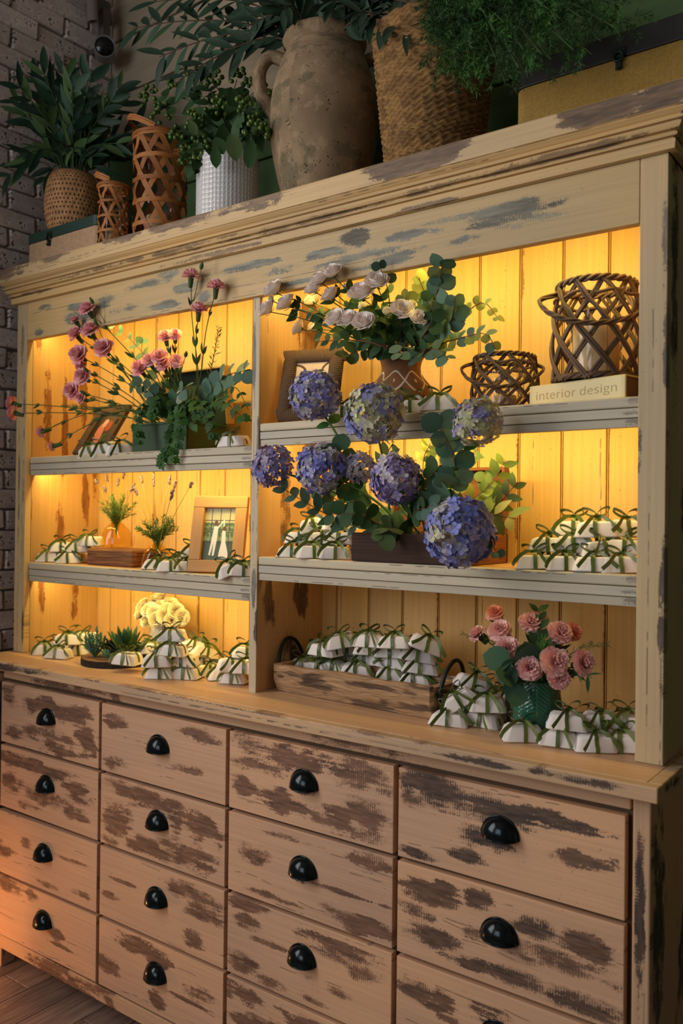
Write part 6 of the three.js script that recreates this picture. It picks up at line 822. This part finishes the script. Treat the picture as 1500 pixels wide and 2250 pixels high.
{ // green-berried plant in the embossed pot
  const t = thing('berry_plant', 'leafy plant with clusters of small green berries in the white embossed pot', 'plant', [-0.058, YP + 0.17, -0.1]), R = rng(72), berry = new THREE.SphereGeometry(1, 8, 6), bm = [phys(0x3f5a1d, 0.25), phys(0x33501c, 0.25), phys(0x55702a, 0.25)];
  const ends = [[-0.3803, 2.645, -0.1], [-0.2939, 2.5517, -0.06], [-0.2725, 2.6409, -0.1], [-0.1553, 2.436, -0.02], [-0.2279, 2.6627, -0.12], [-0.1558, 2.6368, -0.14], [-0.0764, 2.6241, -0.15], [-0.007, 2.5722, -0.15], [0.0701, 2.501, -0.12], [0.0619, 2.4595, -0.04], [-0.0275, 2.4801, -0.03], [-0.1028, 2.4659, -0.02], [0.0985, 2.4054, -0.08], [-0.1043, 2.3448, 0.01], [-0.055, 2.3789, 0], [0.1039, 2.3854, -0.03]];
  ends.forEach((e, k) => { const tip = toV(e).sub(V3(-0.058, YP + 0.17, -0.1)), g = taperTube([V3((R() - .5) * 0.04, 0, (R() - .5) * 0.04), V3(tip.x * 0.35, tip.y * 0.6 + 0.03, tip.z * 0.35), tip], 0.0026, 0.0012, 12, 5), st = part(t, 'stem', g, M.stem); leafUp(st, g.userData.curve, R, { geos: G.oval, mats: M.dark, n: 4, size: 0.075, from: 0.35, to: 0.9, spread: 0.8 });
    for (let q = 0; q < 16; q++) { const d = V3(R() - .5, R() - .3, R() - .5).normalize().multiplyScalar(0.012 + R() * 0.026), b = part(st, 'berry', berry, bm[Math.floor(R() * 3)]); b.position.copy(tip).add(d); b.scale.setScalar(0.0058 + R() * 0.0022); } });
  for (const [u, v2, s] of [[[0.0202, 2.3661, 0], 0.075, 1], [[0.0691, 2.3364, 0], 0.08, 2], [[0.1089, 2.3092, 0], 0.07, 3], [[-0.0817, 2.4404, 0], 0.05, 4], [[0.006, 2.3305, 0.01], 0.06, 5]]) { const m = part(t, 'broad_leaf', G.oval[s % 2], [M.eucWarm[2], M.dark[2]][s % 2]); aim(m, toV(u).sub(V3(-0.058, YP + 0.17, -0.1)).add(V3(0, -0.03, 0)), V3(R() - .5, 0.9, R() * 0.4), V3(0.7, 0.1, 0.7), v2); }
}
{ // olive branches in the clay jar
  const B = V3(0.2, YP + 0.44, -0.195), g = 'olive branches in the clay jar', R = rng(73);
  const tips = [[[-0.3698, 2.8049, -0.02], 'olive branch reaching furthest left along the wall', 13], [[-0.2288, 2.6691, 0], 'olive branch drooping left above the berries', 12], [[-0.1346, 2.5738, 0.01], 'lowest olive branch at left', 11], [[-0.3622, 2.9073, -0.08], 'olive branch leaving the frame at upper left', 11], [[-0.1926, 2.8907, -0.1], 'olive branch rising left of the jar', 11], [[-0.0813, 2.9278, -0.15], 'olive branch above the left handle', 12], [[0.0098, 2.9844, -0.2], 'steep olive branch left of the jar mouth', 12], [[0.1557, 2.9652, -0.2], 'upright olive branch over the jar mouth', 12], [[0.3282, 2.8461, -0.15], 'upright olive branch right of the jar mouth', 12], [[0.4719, 2.6974, -0.1], 'olive branch leaning right above the right handle', 12], [[0.5853, 2.5621, -0.06], 'olive branch bending right towards the fern', 12], [[0.0212, 2.7065, -0.08], 'short olive branch beside the left handle', 10], [[0.1741, 2.6882, -0.05], 'short leafy olive branch over the jar rim', 10], [[0.3475, 2.6507, -0.05], 'short dark olive branch above the rim', 10], [[0.4679, 2.5658, -0.05], 'short olive branch above the right handle', 10], [[0.5621, 2.4982, -0.04], 'low olive branch between jar and basket', 10]];
  tips.forEach(([e, lab, n], k) => { const tip = toV(e), b = B.clone().add(V3((R() - .5) * 0.08, 0, (R() - .5) * 0.06)), m1 = b.clone().lerp(tip, 0.35).add(V3(0, 0.07, 0)), m2 = b.clone().lerp(tip, 0.7).add(V3(0, 0.05, 0)); sprig('olive_branch', lab, 'branch', g, [b, m1, m2, tip], 700 + k, { geos: G.lance, mats: M.olive, n, size: 0.10, from: 0.2, spread: 0.75, r0: 0.0035, r1: 0.0012, stem: M.bark, taper: 0.15, twist: 1.2 }); });
}
{ // asparagus fern hanging out of the basket
  const t = thing('asparagus_fern', 'feathery bright green asparagus fern spilling from the seagrass basket', 'fern', [0.545, YP + 0.36, -0.18]), R = rng(74), O = V3(0.545, YP + 0.36, -0.18), fm = [std(0x2a5420, 0.75, { side: THREE.DoubleSide }), std(0x386a27, 0.75, { side: THREE.DoubleSide }), std(0x20441a, 0.75, { side: THREE.DoubleSide })];
  const tips = [[0.6748, 2.3512, 0.03], [0.7297, 2.2966, 0.03], [0.7913, 2.3626, 0.05], [0.8471, 2.2591, 0.06], [0.8995, 2.2483, 0.07], [0.9452, 2.2694, 0.07], [0.904, 2.3576, 0.04], [0.9728, 2.3129, 0.05], [1.0341, 2.2845, 0.05], [1.0975, 2.3019, 0.04], [1.0333, 2.3771, 0], [0.9615, 2.4198, 0], [0.8267, 2.4487, 0], [0.733, 2.4618, 0.02], [0.718, 2.3956, 0.05], [0.8367, 2.2984, 0.08], [0.8025, 2.268, 0.07], [0.9031, 2.2864, 0.1], [1.0103, 2.3204, 0.08], [1.0872, 2.3205, 0.06], [0.9264, 2.3982, 0.05], [0.6563, 2.4585, 0], [1.0208, 2.2589, 0.06], [0.7756, 2.3999, 0.06], [1.1074, 2.3415, 0.02], [0.9746, 2.3228, 0.1], [0.7295, 2.326, 0.05], [0.7821, 2.3109, 0.09], [0.8411, 2.3413, 0.1], [0.8896, 2.2602, 0.09], [0.6796, 2.3928, 0.02], [0.9397, 2.2663, 0.1], [1.0694, 2.284, 0.08], [0.9975, 2.2612, 0.09]];
  tips.forEach((e, k) => { const tip = toV(e).sub(O), m1 = tip.clone().multiplyScalar(0.4).add(V3(0, 0.10, 0)), m2 = tip.clone().multiplyScalar(0.78).add(V3(0, 0.06, 0)), g = taperTube([V3((R() - .5) * 0.1, 0, (R() - .5) * 0.1), m1, m2, tip], 0.0022, 0.0009, 16, 5), st = part(t, 'frond', g, M.stem), c = g.userData.curve, l = []; for (let q = 0; q < 22; q++) { const tt = 0.2 + 0.8 * q / 22, p = c.getPointAt(tt), T = c.getTangentAt(tt), s = new THREE.Vector3().crossVectors(T, V3(R() - .5, R() - .5, R() - .5)).normalize(), e2 = p.clone().addScaledVector(T, 0.03).addScaledVector(s, 0.055 * (1.1 - 0.5 * tt)); e2.y -= 0.01; const cc = new THREE.CatmullRomCurve3([p, p.clone().lerp(e2, 0.5).add(V3(0, 0.006, 0)), e2]); l.push(needles(cc, 50, 0.021, 1000 + k * 24 + q, 1.0, 0.0009, 0.1)); } part(st, 'needle_leaves', join(l), fm[k % 3]).userData.kind = 'stuff'; });
}
{ // camera on the brick wall with its conduit
  const P = [-0.9, 3.0548, -0.3375], t = thing('security_camera', 'white and black security camera on the brick wall in the corner', 'camera', P), w = std(0x8b8784, 0.5), d = std(0x0b0c0e, 0.15);
  const head = new THREE.Group(); head.name = 'camera_head'; t.add(head); head.rotation.set(0.18, 0.9, 0, 'YXZ'); const can = lathe([[0.0001, -0.06], [0.03, -0.06], [0.036, -0.05], [0.038, 0.03], [0.034, 0.034], [0.033, 0.026], [0.0001, 0.024]], 32); can.rotateX(Math.PI / 2); part(head, 'housing', can, w); const lens = lathe([[0.033, 0.026], [0.026, 0.033], [0.0001, 0.037]], 32); lens.rotateX(Math.PI / 2); part(head, 'lens_cover', lens, d);
  part(t, 'bracket', join([place(box(0.03, 0.14, 0.035, 0.004), -0.03, 0.09, -0.02), place(box(0.1, 0.02, 0.03, 0.004), -0.05, 0.02, -0.02), place(box(0.05, 0.06, 0.06, 0.006), -0.055, 0.17, -0.02)]), std(0x5b5856, 0.6));
  const C = [-0.93, 3.2409, -0.3046], c = thing('wall_conduit', 'ribbed cream conduit running down to the camera', 'conduit', C), l = []; for (let k = 0; k < 22; k++) { const f = k / 22, g = new THREE.TorusGeometry(0.016, 0.005, 6, 14); g.rotateX(Math.PI / 2 + 0.3); g.translate(0.02 * f * f, 0.09 - f * 0.2, 0.012 * f); l.push(g); } part(c, 'ribbed_tube', join(l), std(0x8f867c, 0.7));
}
{ // candle lantern on the floor, left of the frame: its glow warms the lowest drawer and the foot
  const p = [-0.88, 0, 0.42], t = thing('floor_lantern', 'glowing candle lantern on the floor beside the cabinet foot', 'lantern', p), m = std(0x2a2622, 0.5, { metalness: 0.5 });
  part(t, 'lantern_base', box(0.14, 0.015, 0.14), m, [0, 0.0085, 0]); part(t, 'lantern_roof', box(0.15, 0.012, 0.15), m, [0, 0.26, 0]); for (const x of [-1, 1]) for (const z of [-1, 1]) part(t, 'corner_bar', box(0.008, 0.235, 0.008), m, [x * 0.062, 0.135, z * 0.062]);
  part(t, 'candle', cyl(0.03, 0.03, 0.07, 20), std(0xe9d5a8, 0.6), [0, 0.052, 0]); part(t, 'flame', lathe(smoothPts([[0.0001, 0], [0.012, 0.012], [0.008, 0.03], [0.0001, 0.045]], 14), 12), new THREE.MeshStandardMaterial({ color: 0xffb060, emissive: new THREE.Color(1, 0.5, 0.15), emissiveIntensity: 5 }), [0, 0.095, 0]);
  const l = new THREE.PointLight(new THREE.Color(1, 0.42, 0.13), 0.3); l.position.set(0, 0.115, 0); l.shadow.radius = 1; t.add(l);
}

scene.traverse((o) => { if (o.isMesh) { o.castShadow = true; o.receiveShadow = true; } });
renderer.render(scene, camera);
